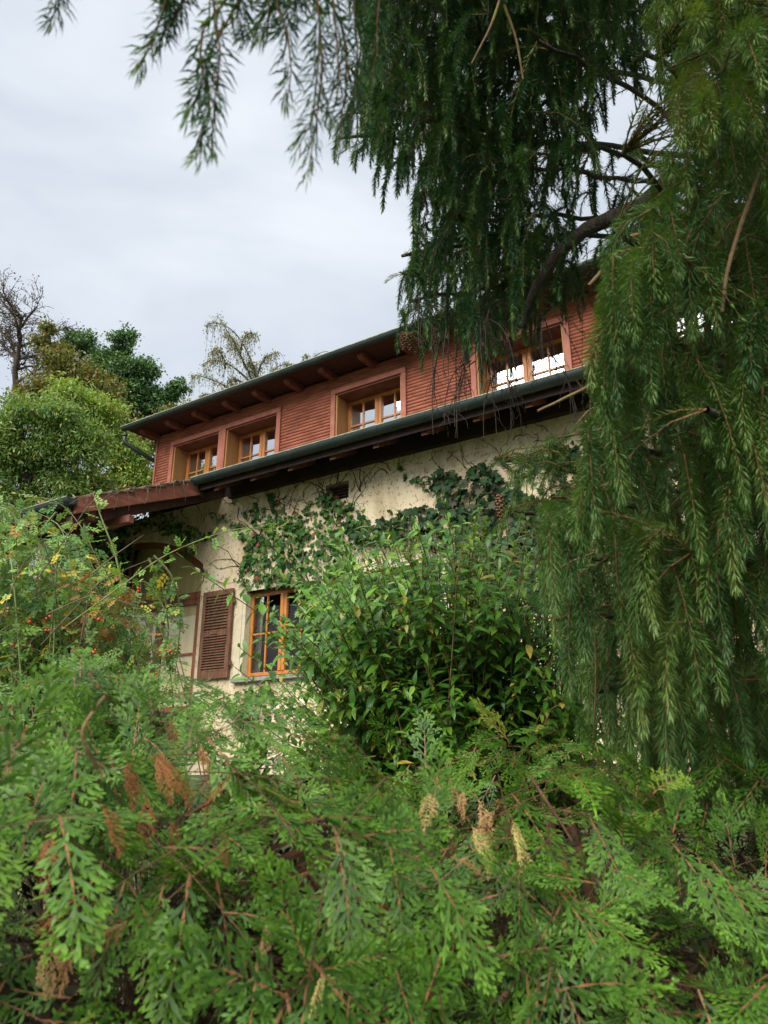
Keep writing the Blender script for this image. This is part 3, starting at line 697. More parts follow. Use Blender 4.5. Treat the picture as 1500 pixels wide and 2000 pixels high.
def foliage(par, part, rest, V, F, R, pos, sc, mat, nparts=0, attrs=None, smooth=True, min_px=12):
    """the nparts leaves that show largest become parts of their own, the rest one joined part"""
    K = len(pos); sc = np.broadcast_to(np.asarray(sc, float), (K,))
    px, py, d = proj(pos)
    score = np.where((px > 10) & (px < 1490) & (py > 10) & (py < 1990) & (d > 0.05), sc / np.maximum(d, 0.05) + rng.random(K) * 0.002, -1)
    sel = np.argsort(-score)[:nparts]; sel = sel[score[sel] * F_PX >= min_px]
    keep = np.ones(K, bool); keep[sel] = False
    at0 = {k: np.asarray(a, float) for k, a in (attrs or {}).items()}
    if len(sel):
        me = newmesh(part, V, F, mat, attrs={'rnd': np.zeros(len(V)), **at0}, smooth=smooth)
        for k in sel: set_tf(obj(part, me, par), R[k], pos[k], sc[k], par)
    if keep.any():
        W, FF = stamp(V, F, R[keep], pos[keep], sc[keep]); n = keep.sum()
        W = W - np.array(par.location)
        me = newmesh(rest, W, FF, mat, attrs={'rnd': np.repeat(rng.random(n), len(V)), **{k: np.tile(a, n) for k, a in at0.items()}}, smooth=smooth)
        tag(obj(rest, me, par), kind='stuff')
def tube_part(par, name, P, r0, r1, mat, k=5, smooth=True, kind=None):
    V, F = tubes(np.asarray(P, float), np.asarray(r0, float), np.asarray(r1, float), k)
    o = obj(name, newmesh(name, V - np.array(par.location), F, mat, smooth=smooth), par)
    if kind: tag(o, kind=kind)
    return o
def rand_dirs(n):
    v = rng.normal(size=(n, 3)); return nrm(v)

# ------------------------------------------------------------------ background trees
QL = quadleaf(0.6); LL = quadleaf(0.38)
def bg_tree(name, label, cat, base, clumps, depth, n, size, mat, trunk_r, leaf=QL, sub=14, droop=0.2, spread=0.30, group='trees beyond the house', twigs=7):
    bx, by = base
    root = empty(name, (bx, by, float(G(bx, by)))); tag(root, label, cat, group)
    cl = np.array([(c[0], c[1]) for c in clumps], float); dd = np.array([depth + (c[4] if len(c) > 4 else 0) for c in clumps])
    C = unproj(cl[:, 0], cl[:, 1], dd); rx = np.array([c[2] for c in clumps]) / F_PX * dd; rz = np.array([c[3] for c in clumps]) / F_PX * dd
    top = C[C[:, 2].argmax()]
    b0 = np.array(root.location)
    tr = bez(b0, np.array([bx * 0.6 + top[0] * 0.4, by * 0.6 + top[1] * 0.4, (b0[2] + top[2]) / 2]), top + np.array([0, 0, -0.3]), 14)
    tr += rng.normal(0, trunk_r * 0.5, tr.shape) * np.linspace(0, 1, 14)[:, None]
    tube_part(root, 'trunk', tr[None], [trunk_r], [trunk_r * 0.15], M['bark'], 8)
    limbs = []
    for c, a in zip(C, rx):
        i = int(np.clip(np.argmin(np.abs(tr[:, 2] - (c[2] - 0.9 * a - 0.3 * np.linalg.norm(c[:2] - top[:2])))), 2, 11))
        limbs.append(bez(tr[i], (tr[i] + c) / 2 + np.array([0, 0, 0.25 * a]), c, 9))
    limbs = np.array(limbs) + rng.normal(0, 0.03, (len(limbs), 9, 3))
    for l in limbs: tube_part(root, 'limb', l[None], [trunk_r * 0.38], [trunk_r * 0.10], M['bark'], 5)
    tw, pos = [], []
    wts = rx * rz; wts = wts / wts.sum()
    for l, c, a, h, w in zip(limbs, C, rx, rz, wts):
        sc_ = c + nrm(rng.normal(size=(sub, 3))) * np.array([a, a, h]) * (0.35 + 0.6 * rng.random((sub, 1)))
        for s in sc_[:twigs]: tw.append(bez(l[rng.integers(4, 8)], (l[8] + s) / 2 + np.array([0, 0, 0.1]), s, 6))
        m = max(int(n * w), 60); k = rng.integers(0, sub, m)
        pos.append(sc_[k] + rng.normal(size=(m, 3)) * np.array([a, a, h]) * spread)
    tube_part(root, 'twigs', np.array(tw), [trunk_r * 0.10], [trunk_r * 0.025], M['bark'], 4)
    pos = np.vstack(pos); d = nrm(rand_dirs(len(pos)) + np.array([0, 0, -droop]))
    R = frames(d, nrm(rand_dirs(len(pos)) * 0.8 + np.array([0, -0.3, 1.0])))
    foliage(root, 'leaf', 'crown', *leaf, R, pos, size * (0.7 + 0.6 * rng.random(len(pos))), mat, 0)
    return root
oakm = leafmat('oak_leaves', [(0, (0.057, 0.134, 0.058)), (0.5, (0.098, 0.192, 0.075)), (1, (0.161, 0.271, 0.094))], 0.55, 0.2, 0.3)  # lightened: distant haze is put into the leaf colour
brownm = leafmat('browning_leaves', [(0, (0.097, 0.144, 0.047)), (0.5, (0.162, 0.195, 0.062)), (0.8, (0.244, 0.22, 0.078)), (1, (0.292, 0.152, 0.078))], 0.6, 0.25, 0.2)
lightm = leafmat('light_green_leaves', [(0, (0.08, 0.171, 0.05)), (0.5, (0.135, 0.254, 0.068)), (0.85, (0.239, 0.33, 0.089)), (1, (0.383, 0.381, 0.135))], 0.5, 0.35, 0.35)
yellm = leafmat('yellow_green_leaves', [(0, (0.109, 0.219, 0.043)), (0.5, (0.191, 0.312, 0.057)), (0.85, (0.306, 0.383, 0.086)), (1, (0.383, 0.34, 0.1))], 0.5, 0.35, 0.3)
birchm = leafmat('birch_leaves', [(0, (0.117, 0.143, 0.065)), (0.5, (0.208, 0.227, 0.091)), (0.85, (0.312, 0.299, 0.13)), (1, (0.429, 0.325, 0.104))], 0.5, 0.3, 0.35)
purpm = leafmat('dry_purple_brown_leaves', [(0, (0.078, 0.048, 0.046)), (0.5, (0.13, 0.078, 0.065)), (0.8, (0.169, 0.12, 0.065)), (1, (0.169, 0.168, 0.065))], 0.6, 0.2, 0.2)
def at(px, d):
    p = unproj(px, 1300, d); return float(p[0]), float(p[1])
bg_tree('oak_tree', 'dark green oak with a lone tuft on top behind the light green tree', 'tree', at(235, 29),
        [(243,660,28,24),(236,690,18,20),(160,668,36,24),(140,655,18,16),(205,700,40,24),(178,720,45,30),(250,735,55,32),(290,720,30,22),(215,770,60,38),(275,790,55,40),(320,775,32,25),(350,760,24,18),(170,775,45,35),(300,830,45,35),(240,830,45,35),(120,690,22,18)], 29, 40000, 0.125, oakm, 0.32, sub=16, spread=0.22)
bg_tree('browning_tree', 'brownish olive tree between the bare tree and the oak', 'tree', at(140, 26),
        [(135,720,45,30),(110,760,48,30),(180,750,45,30),(110,690,30,24),(200,790,45,30),(60,780,45,30),(95,640,16,14),(85,665,22,14)], 26, 12000, 0.13, brownm, 0.22, sub=18, spread=0.30)
bg_tree('light_green_tree', 'light green leafy tree at the far end of the house above the rose bush', 'tree', at(60, 13.5),
        [(40,810,55,36),(110,815,55,38),(20,880,60,50),(100,880,60,50),(165,870,50,50),(40,960,60,50),(130,950,55,45),(70,1010,70,50),(175,960,45,40),(-40,860,60,60),(150,1010,60,40)], 13.5, 36000, 0.088, lightm, 0.16, leaf=LL, sub=22, spread=0.24, droop=0.6)
bg_tree('yellowing_tree', 'yellow green feathery tree right beside the upper storey corner', 'tree', at(210, 16),
        [(150,790,55,32),(200,810,45,30),(185,860,45,40),(235,880,38,40),(250,935,40,40),(215,950,50,40),(270,900,22,40),(130,770,40,24),(262,960,40,40)], 16, 20000, 0.10, yellm, 0.14, leaf=LL, sub=26, spread=0.28, droop=0.5)
bg_tree('olive_bush', 'pale olive brush between the oak and the upper gutter', 'tree', at(330, 24),
        [(280,850,35,26),(300,880,26,24),(270,920,30,30),(340,815,30,18),(375,795,22,14)], 24, 4500, 0.11, brownm, 0.12, sub=20, spread=0.34)
def bare_tree():
    bx, by = at(20, 27); root = empty('bare_tree', (bx, by, float(G(bx, by))))
    tag(root, 'almost bare dark branched tree at the left edge of the picture', 'tree', 'trees beyond the house')
    D = 27.0; top = unproj(48, 612, D); base = np.array(root.location)
    tr = bez(base, unproj(10, 760, D), top, 24); tr += rng.normal(0, 0.04, tr.shape)
    tube_part(root, 'trunk', tr[None], [0.28], [0.03], M['bark'], 7)
    lim, tw, lp = [], [], []
    for k in range(34):
        i = rng.integers(9, 23); an = rng.random() * 6.28; L_ = (1.9 - 1.1 * (i - 9) / 14) * (0.6 + 0.6 * rng.random())
        d = np.array([math.cos(an), math.sin(an) * 0.8, 0.35 + 0.6 * rng.random()])
        l = bez(tr[i], tr[i] + d * L_ * 0.6, tr[i] + d * L_ + np.array([0, 0, 0.15 * L_]), 10) + rng.normal(0, 0.02, (10, 3)); lim.append(l)
        for q in range(16):
            j = rng.integers(2, 10); d2 = nrm(nrm(l[min(j, 8) + 1] - l[min(j, 8)]) * 0.8 + rand_dirs(1)[0] * 0.9 + np.array([0, 0, 0.15])); l2 = 0.35 + 0.55 * rng.random()
            t = bez(l[j], l[j] + d2 * l2 * 0.5, l[j] + d2 * l2 + DOWN * 0.12 * l2, 4); tw.append(t)
            for _ in range(3):
                d3 = nrm(d2 + rand_dirs(1)[0] * 0.9); m = rng.integers(1, 4); tw.append(bez(t[m], t[m] + d3 * 0.14, t[m] + d3 * 0.26 + DOWN * 0.05, 4)); lp.append(tw[-1][-1])
            lp += [t[2], t[3]]
    for l in lim: tube_part(root, 'limb', l[None], [0.055], [0.012], M['bark'], 5)
    tube_part(root, 'twigs', np.array(tw), [0.012], [0.006], M['bark'], 3)
    lp = np.array(lp); lp = np.vstack([lp, lp]) + rng.normal(0, 0.06, (2 * len(lp), 3)); R = frames(nrm(rand_dirs(len(lp)) + DOWN * 0.5), rand_dirs(len(lp)))
    foliage(root, 'leaf', 'crown', *QL, R, lp, 0.075 * (0.6 + 0.7 * rng.random(len(lp))), purpm)
bare_tree()
def birch(name, label, base, arcs, D, nh, leaf_n):
    root = empty(name, (base[0], base[1], float(G(*base)))); tag(root, label, 'tree', 'trees beyond the house')
    tr = bez(np.array(root.location), unproj(arcs[0][0][0], arcs[0][0][1] + 200, D), unproj(*arcs[0][0], D), 12)
    tube_part(root, 'trunk', tr[None], [0.16], [0.05], M['bark'], 7)
    P = []
    for a in arcs:
        q = [unproj(x, y, D + rng.normal(0, 0.35) * (i > 0)) for i, (x, y) in enumerate(a)]
        P.append(bez(q[0], q[1] * 1.5 - q[0] * 0.25 - q[2] * 0.25, q[2], 14))
    for p in P: tube_part(root, 'limb', p[None], [0.035], [0.007], M['bark'], 5)
    tw, lp = [], []
    for p in P:
        for _ in range(nh):
            i = rng.integers(4, 14); L_ = 0.25 + 0.75 * rng.random() ** 1.5; d = rand_dirs(1)[0] * 0.5
            t = bez(p[i], p[i] + d * L_ * 0.6 + np.array([0, 0, 0.08]), p[i] + d * L_ * 0.7 + DOWN * L_ * 0.8, 7); tw.append(t)
            k = rng.integers(0, 7, leaf_n); lp.append(t[k] + rng.normal(0, 0.05, (leaf_n, 3)))
    tube_part(root, 'twigs', np.array(tw), [0.006], [0.003], M['bark'], 3)
    lp = np.vstack(lp); R = frames(nrm(rand_dirs(len(lp)) * 0.7 + DOWN), rand_dirs(len(lp)))
    foliage(root, 'leaf', 'crown', *QL, R, lp, 0.062 * (0.6 + 0.7 * rng.random(len(lp))), birchm)
birch('birch_tree', 'weeping birch rising above the middle of the upper gutter', at(480, 22),
      [((515,800),(470,690),(425,617)),((515,800),(475,650),(405,632)),((470,690),(478,650),(500,655)),((500,760),(440,700),(395,712)),((500,760),(510,700),(545,690)),((515,800),(420,740),(375,735)),((480,720),(455,660),(440,655)),
       ((510,800),(400,760),(385,800)),((520,790),(470,740),(450,745)),((520,790),(530,715),(575,715)),((440,720),(430,680),(412,690)),((530,790),(480,700),(500,720))], 22, 34, 11)
birch('birch_tree', 'tip of a second birch just showing over the gutter', at(620, 24),
      [((600,760),(605,700),(640,686)),((600,760),(600,700),(598,695)),((600,760),(612,705),(620,700))], 24, 14, 9)

# ------------------------------------------------------------------ ivy on the wall
ivy = empty('ivy', tuple(Hw((-6.5, -0.05, 2.0)))); tag(ivy, 'dark ivy and creeper climbing the cream wall around the lower window', 'ivy')
IV = ivy_proto()
def ivy_patch(poly, n, size, depth, mat, nparts, out=(0.01, 0.12)):
    q = sample_poly(poly, n)
    off = -(out[0] + (out[1] - out[0]) * rng.random(n) ** 1.5)
    h = np.array([H(np.array(a), np.array(b_), o_) for (a, b_), o_ in zip(q, off)])
    # hang: tip down, face outwards, ruffled
    nout = -N + rng.normal(0, 0.45, (n, 3)) + np.array([0, 0, 0.45])
    d = nrm(DOWN + rng.normal(0, 0.55, (n, 3)))
    pos = Hw(h)
    foliage(ivy, 'leaf', 'foliage', *IV, frames(d, nout), pos, size * (0.55 + 0.75 * rng.random(n)), mat, nparts, smooth=False)
P_big = [(835,930),(860,905),(900,930),(935,900),(960,920),(1020,960),(1060,1000),(1100,1050),(1120,1160),(1040,1180),(960,1100),(880,1080),(800,1060),(700,1060),(655,1015),(760,995),(850,985)]
ivy_patch(P_big, 950, 0.118, 0, M['ivy_big'], 120, (0.02, 0.22))
ivy_patch([(600,980),(640,960),(690,985),(720,1030),(700,1100),(650,1140),(590,1150),(520,1130),(470,1110),(480,1060),(510,1040),(470,1000),(500,980),(545,1020)], 900, 0.085, 0, M['ivy'], 60)
ivy_patch([(575,1140),(640,1130),(720,1110),(740,1320),(640,1330),(600,1300),(585,1220)], 800, 0.085, 0, M['ivy'], 50, (0.02, 0.2))
ivy_patch([(400,1000),(440,1000),(500,1040),(520,1070),(490,1100),(465,1120),(480,1060),(440,1025)], 160, 0.075, 0, M['ivy'], 15)
ivy_patch([(520,960),(535,965),(560,1010),(600,1030),(590,1060),(545,1030)], 110, 0.08, 0, M['ivy'], 10)
ivy_patch([(225,1000),(300,990),(330,1010),(400,1035),(430,1050),(360,1060),(290,1030),(265,1045),(260,1100),(225,1110)], 420, 0.075, 0, M['ivy'], 20, (0.01, 0.3))
ivy_patch([(100,1010),(225,1000),(250,1070),(240,1180),(100,1200)], 700, 0.10, 0, M['ivy'], 0, (0.05, 0.6))
ivy_patch([(455,1130),(475,1110),(580,1125),(600,1150),(560,1145),(490,1150)], 130, 0.075, 0, M['ivy'], 20)
ivy_patch([(360,1020),(372,1020),(380,1075),(368,1095),(355,1080)], 40, 0.07, 0, M['ivy'], 0)
ivy_patch([(460,1350),(520,1330),(560,1420),(450,1420)], 160, 0.09, 0, M['ivy'], 10)
ivy_patch([(770,900),(785,905),(840,945),(830,960),(790,930)], 22, 0.09, 0, M['ivy'], 6)
ivy_patch([(1080,880),(1120,860),(1150,900),(1150,1050),(1090,1000)], 120, 0.12, 0, M['ivy_big'], 0)
# bare clinging stems
st = []
def creep(px, py, n, step, dirx, diry, wob):
    p = [(px, py)]; a = math.atan2(diry, dirx)
    for _ in range(n - 1):
        a += rng.normal(0, wob); p.append((p[-1][0] + step * math.cos(a), p[-1][1] + step * math.sin(a)))
    q = np.array(p); return Hw(H(q[:, 0], q[:, 1], -0.012))
for _ in range(50):
    x = 290 + rng.random() * 420; y = 1045 - (x - 290) * 0.12 - rng.random() * 70
    st.append(creep(x, y, 10, 3 + 5 * rng.random(), rng.normal(), -0.4 + rng.normal(0, 0.8), 0.5))
for _ in range(26):
    x = 700 + rng.random() * 380; y = 940 - (x - 700) * 0.22 + rng.normal(0, 30)
    st.append(creep(x, y, 10, 3 + 5 * rng.random(), rng.normal(), -0.6 + rng.normal(0, 0.7), 0.5))
for a in ((690,990,0.1,-1),(700,960,-0.2,-1),(560,1030,-0.5,-1),(640,985,-0.3,-1),(920,1000,0.0,-1),(925,940,0.02,-1),(480,1110,-0.9,-0.8),(395,1110,0.6,0.8),(540,1000,-0.4,-1),(660,945,0.4,-0.8)):
    for _ in range(3): st.append(creep(a[0] + rng.normal(0, 6), a[1], 10, 9, a[2], a[3], 0.3))
tube_part(ivy, 'stems', np.array(st), 0.004 + 0.004 * rng.random(len(st)), np.full(len(st), 0.002), M['ivystem'], 4, kind='stuff')
thick = [creep(x, y, 14, st_, dx, dy, 0.16) for x, y, st_, dx, dy in ((600,1150,14,-0.3,-1),(900,1150,18,0.1,-1),(960,1180,18,-0.2,-1),(650,1320,20,0.0,-1),(230,1200,16,0.1,-1),(1000,1200,18,-0.4,-1))]
for t in thick: tube_part(ivy, 'stem', t[None], [0.022], [0.008], M['ivystem'], 6)

dry = []
for _ in range(46):
    y_ = -2.8 + 2.1 * rng.random(); p_ = np.array([-8.49, y_, zr(y_) + 0.06]); e_ = p_ + np.array([0.05 * rng.random(), rng.normal(0, 0.16), -0.05 - 0.28 * rng.random() ** 2])
    dry.append(Hw(bez(p_, (p_ + e_) / 2 + np.array([0.05, rng.normal(0, 0.06), 0.06 * rng.random()]), e_, 8)))
tube_part(ivy, 'dry_tendrils', np.array(dry), np.full(46, 0.0035), np.full(46, 0.002), M['oldcane'], 4, kind='stuff')

# ------------------------------------------------------------------ leafy shrub in front of the wall
base = np.array([0.42, 3.55, 0.0]); base[2] = float(G(base[0], base[1]))
shrub = empty('leafy_shrub', tuple(base)); tag(shrub, 'big glossy green shrub with arching stems in front of the ivy', 'shrub')
P_sh = [(490,1190),(560,1130),(640,1050),(720,1010),(800,1015),(890,990),(985,1000),(1060,1040),(1150,1120),(1220,1250),(1240,1500),(560,1500),(500,1400),(530,1290)]
tips = np.vstack([sample_poly(P_sh, 430), sample_poly([(560,1330),(1200,1300),(1240,1520),(540,1520)], 100), sample_poly([(640,1060),(900,1010),(1100,1060),(1160,1200),(600,1220)], 120)]); td = 2.5 + 1.2 * rng.random(650)
ext = np.array([(368,1108,2.35),(395,1345,2.5),(470,1262,2.5),(510,1168,2.55),(540,1200,2.6),(700,990,2.9),(870,968,2.9),(925,975,3.1),(985,990,3.1),(1058,880,3.0),(1065,985,3.1),(455,1300,2.5),(500,1240,2.7),(640,1020,2.8),(430,1375,2.4),(780,1000,2.8),(560,1130,2.7),(1120,1080,3.1),(1180,1180,3.3),(1200,1240,3.3),(1170,1300,3.2),(1210,1340,3.3),(1190,1400,3.3),(1150,1350,3.2),(1220,1450,3.3),(1150,1230,3.3),(1130,1280,3.4),(1160,1430,3.1)])
tips = np.vstack([tips, ext[:, :2]]); td = np.concatenate([td, ext[:, 2]])
TP = unproj(tips[:, 0], tips[:, 1], td); K = len(TP)
B0 = base + np.stack([rng.normal(0, 0.16, K), rng.normal(0, 0.16, K), np.zeros(K)], -1)
hgt = TP[:, 2] - B0[:, 2]
mid = B0 * 0.55 + TP * 0.45 + np.array([0, 0, 1.0]) * (0.25 + 0.22 * hgt[:, None]) + rng.normal(0, 0.08, (K, 3))
SP = bez(B0, mid, TP, 22) + rng.normal(0, 0.006, (K, 22, 3))
for p in SP[:60]: tube_part(shrub, 'stem', p[None], [0.008], [0.0018], M['shrubstem'], 5)
tube_part(shrub, 'stems', SP[60:, ::3], np.full(K - 60, 0.006), np.full(K - 60, 0.0014), M['shrubstem'], 4, kind='stuff')
pos, dr, up, sz = [], [], [], []
for p in SP:
    L_ = np.linalg.norm(np.diff(p, axis=0), axis=1); s = np.concatenate([[0], np.cumsum(L_)]); T = s[-1]
    q = np.arange(T - 0.004, T * 0.30, -0.034) ; ph = rng.random() * 3
    for i, d in enumerate(q):
        c = np.array([np.interp(d, s, p[:, a]) for a in range(3)]); c2 = np.array([np.interp(max(d - 0.02, 0), s, p[:, a]) for a in range(3)])
        t = nrm(c - c2); a1 = nrm(np.cross(t, [0.2, 0.1, 1.0])); a2 = np.cross(t, a1); an = ph + i * 1.57
        for e in (1, -1):
            if rng.random() < 0.08: continue
            o_ = e * (math.cos(an) * a1 + math.sin(an) * a2)
            k = min((T - d) / 0.12, 1)
            pos.append(c); dr.append(o_ * (0.35 + 0.5 * k) + t * (0.8 - 0.35 * k) + DOWN * 0.22 * k + rng.normal(0, 0.16, 3)); up.append(t * 0.5 + np.array([0, -0.25, 0.9]) + rng.normal(0, 0.25, 3))
            sz.append((0.032 + 0.030 * k) * (0.55 + 0.75 * rng.random()))
pos, dr, up, sz = map(np.array, (pos, dr, up, sz))
foliage(shrub, 'leaf', 'foliage', *leaf_proto(0.36, 0.14, 0.30), frames(dr, up), pos, sz, M['shrub'], 300)

# ------------------------------------------------------------------ rose bush
rb = np.array([-1.55, 3.6, 0.0]); rb[2] = float(G(rb[0], rb[1]))
rose = empty('rose_bush', tuple(rb)); tag(rose, 'tangled wild rose with red hips and yellowing leaves before the porch', 'rose bush')
P_ro = [(-120,975),(0,972),(55,1005),(120,1040),(170,1095),(225,1110),(265,1120),(290,1180),(300,1290),(280,1380),(-120,1420)]
def canes(n, poly, d0, d1, lift):
    t = sample_poly(poly, n); d = d0 + (d1 - d0) * rng.random(n)
    T = unproj(t[:, 0], t[:, 1], d)
    b = rb + np.stack([rng.normal(0, 0.45, n), rng.normal(0, 0.3, n), np.zeros(n)], -1)
    m = b * 0.4 + T * 0.6 + rng.normal(0, 0.18, (n, 3)); m[:, 2] = np.maximum(b[:, 2], T[:, 2]) * 0.5 + T[:, 2] * 0.5 + lift * rng.random(n)
    return bez(b, m, T, 20)
def comp_leaf(nl=7):
    lv = np.array([(0, 0, 0), (-0.31, 0.5, 0.05), (0, 0.48, -0.03), (0.31, 0.5, 0.05), (0, 1, -0.14)]); lf = np.array([(0, 2, 1), (0, 3, 2), (1, 2, 4), (2, 3, 4)]); V, F = [], []
    k = 0
    for i in range(nl):
        if i == nl - 1: y, a, s = 0.72, 0.0, 0.36
        else: r = i // 2; y = 0.24 + 0.20 * r; a = (1 if i % 2 else -1) * 1.05; s = 0.26 + 0.04 * r
        c, sn = math.cos(a), math.sin(a)
        W = lv * s; W = np.stack([W[:, 0] * c + W[:, 1] * sn, -W[:, 0] * sn + W[:, 1] * c, W[:, 2]], -1) + np.array([0, y, -0.18 * y * y])
        V.append(W); F.append(lf + k); k += len(W)
    V.append(np.array([(-0.008, 0, 0), (0.008, 0, 0), (0.006, 0.74, -0.10), (-0.006, 0.74, -0.10)])); F.append(np.array([(0, 1, 2), (0, 2, 3)]) + k)
    return np.vstack(V), np.vstack(F)
CL = comp_leaf()
def along(P, start, step, jit=0.3):
    pos, tan, tt = [], [], []
    for p in P:
        s = np.concatenate([[0], np.cumsum(np.linalg.norm(np.diff(p, axis=0), axis=1))]); q = np.arange(s[-1] * start, s[-1], step)
        q = q + rng.normal(0, step * jit, len(q)); q = np.clip(q, 0, s[-1])
        c = np.stack([np.interp(q, s, p[:, a]) for a in range(3)], -1); e = np.stack([np.interp(np.maximum(q - 0.02, 0), s, p[:, a]) for a in range(3)], -1)
        pos.append(c); tan.append(nrm(c - e + 1e-9)); tt.append(q / s[-1])
    return np.vstack(pos), np.vstack(tan), np.concatenate(tt)
def comp_on(P, start, step, size, mat, nparts, spread=0.9):
    pos, tan, tt = along(P, start, step); n = len(pos)
    d = nrm(tan * 0.45 + rand_dirs(n) * spread + DOWN * 0.1)
    R = frames(d, nrm(np.array([0, -0.3, 1.0]) + rng.normal(0, 0.35, (n, 3))))
    foliage(rose, 'leaf', 'foliage', *CL, R, pos, size * (0.6 + 0.6 * rng.random(n)), mat, nparts)
PC = canes(230, P_ro, 3.0, 4.3, 0.5)
for p in PC[:50]: tube_part(rose, 'cane', p[None], [0.006], [0.002], M['cane'], 5)
tube_part(rose, 'canes', PC[50:], np.full(180, 0.004), np.full(180, 0.0014), M['oldcane'], 4, kind='stuff')
comp_on(PC, 0.40, 0.034, 0.088, M['rose'], 260)
inner = canes(110, P_ro, 3.4, 4.6, 0.1)
tube_part(rose, 'inner_canes', inner, np.full(110, 0.004), np.full(110, 0.0015), M['oldcane'], 4, kind='stuff')
comp_on(inner, 0.40, 0.075, 0.10, M['rose'], 0)
comp_on(canes(14, [(150,1110),(230,1110),(240,1190),(200,1230),(130,1150)], 3.1, 3.6, 0.1), 0.78, 0.05, 0.08, M['rose_dead'], 30)
def long_cane(pts, d, mat='cane', r=0.005, leafm=None, step=0.03, size=0.05):
    q = unproj(np.array([p[0] for p in pts]), np.array([p[1] for p in pts]), np.array([d + 0.02 * i for i in range(len(pts))]))
    t = np.linspace(0, 1, len(q)); tt = np.linspace(0, 1, 24)
    c = np.stack([np.interp(tt, t, q[:, a]) for a in range(3)], -1)
    for _ in range(3): c[1:-1] = (c[:-2] + 2 * c[1:-1] + c[2:]) / 4
    tube_part(rose, 'cane', c[None], [r], [r * 0.3], M[mat], 6)
    if leafm: comp_on(c[None], 0.08, step, size, M[leafm], 40, 0.8)
    return c
long_cane([(120,1230),(290,1105),(330,1080),(400,1050),(470,1030),(520,1032),(570,1042)], 3.0, r=0.0032, leafm='rose_young', step=0.022, size=0.055)
long_cane([(240,1150),(225,1080),(205,1030),(190,990),(183,965)], 3.1, leafm='rose_young', step=0.02, size=0.06)
long_cane([(300,1085),(335,1120),(350,1170),(352,1215),(347,1280),(340,1330)], 3.0, leafm='rose', step=0.018, size=0.075)
long_cane([(290,1090),(320,1150),(330,1230),(320,1300)], 3.05, leafm='rose', step=0.02, size=0.075)
long_cane([(180,1120),(230,1080),(280,1045)], 3.0, 'oldcane', 0.003)
long_cane([(60,1150),(150,1020),(170,990),(185,975)], 3.2, 'oldcane', 0.003)
long_cane([(80,1260),(200,1130),(300,1090)], 3.1, 'oldcane', 0.0035)
long_cane([(150,1300),(170,1180),(180,1130)], 3.1, 'oldcane', 0.004)
long_cane([(110,1000),(60,1060),(0,1015)], 3.2, leafm='rose_young', step=0.03, size=0.06)
long_cane([(90,1200),(180,1160),(260,1180),(300,1230)], 3.0, 'oldcane', 0.003)
an = np.linspace(0, 2 * np.pi, 8, endpoint=False)
hv = [(0, 0, 0.62)] + [(0.42 * s_ * math.cos(a), 0.42 * s_ * math.sin(a), z) for z, s_ in ((0.4, 0.7), (0.0, 1.0), (-0.35, 0.75)) for a in an] + [(0, 0, -0.6)]
hf = [(0, 1 + j, 1 + (j + 1) % 8) for j in range(8)] + [f for r in (0, 1) for j in range(8) for f in ((1+8*r+j, 9+8*r+j, 9+8*r+(j+1)%8), (1+8*r+j, 9+8*r+(j+1)%8, 1+8*r+(j+1)%8))] + [(25, 17 + (j + 1) % 8, 17 + j) for j in range(8)]
hp = sample_poly([(0,1080),(60,1060),(200,1090),(330,1180),(340,1330),(200,1340),(0,1340)], 16)
hp = np.vstack([hp, hp + rng.normal(0, 7, (16, 2)), hp[:9] + rng.normal(0, 8, (9, 2))])
HPOS = unproj(hp[:, 0], hp[:, 1], 2.95 + 0.35 * rng.random(len(hp)))
foliage(rose, 'rose_hip', 'hips', np.array(hv), np.array(hf), frames(rand_dirs(len(HPOS)), rand_dirs(len(HPOS))), HPOS, 0.0135 * (0.8 + 0.4 * rng.random(len(HPOS))), M['hip'], 60, min_px=3)

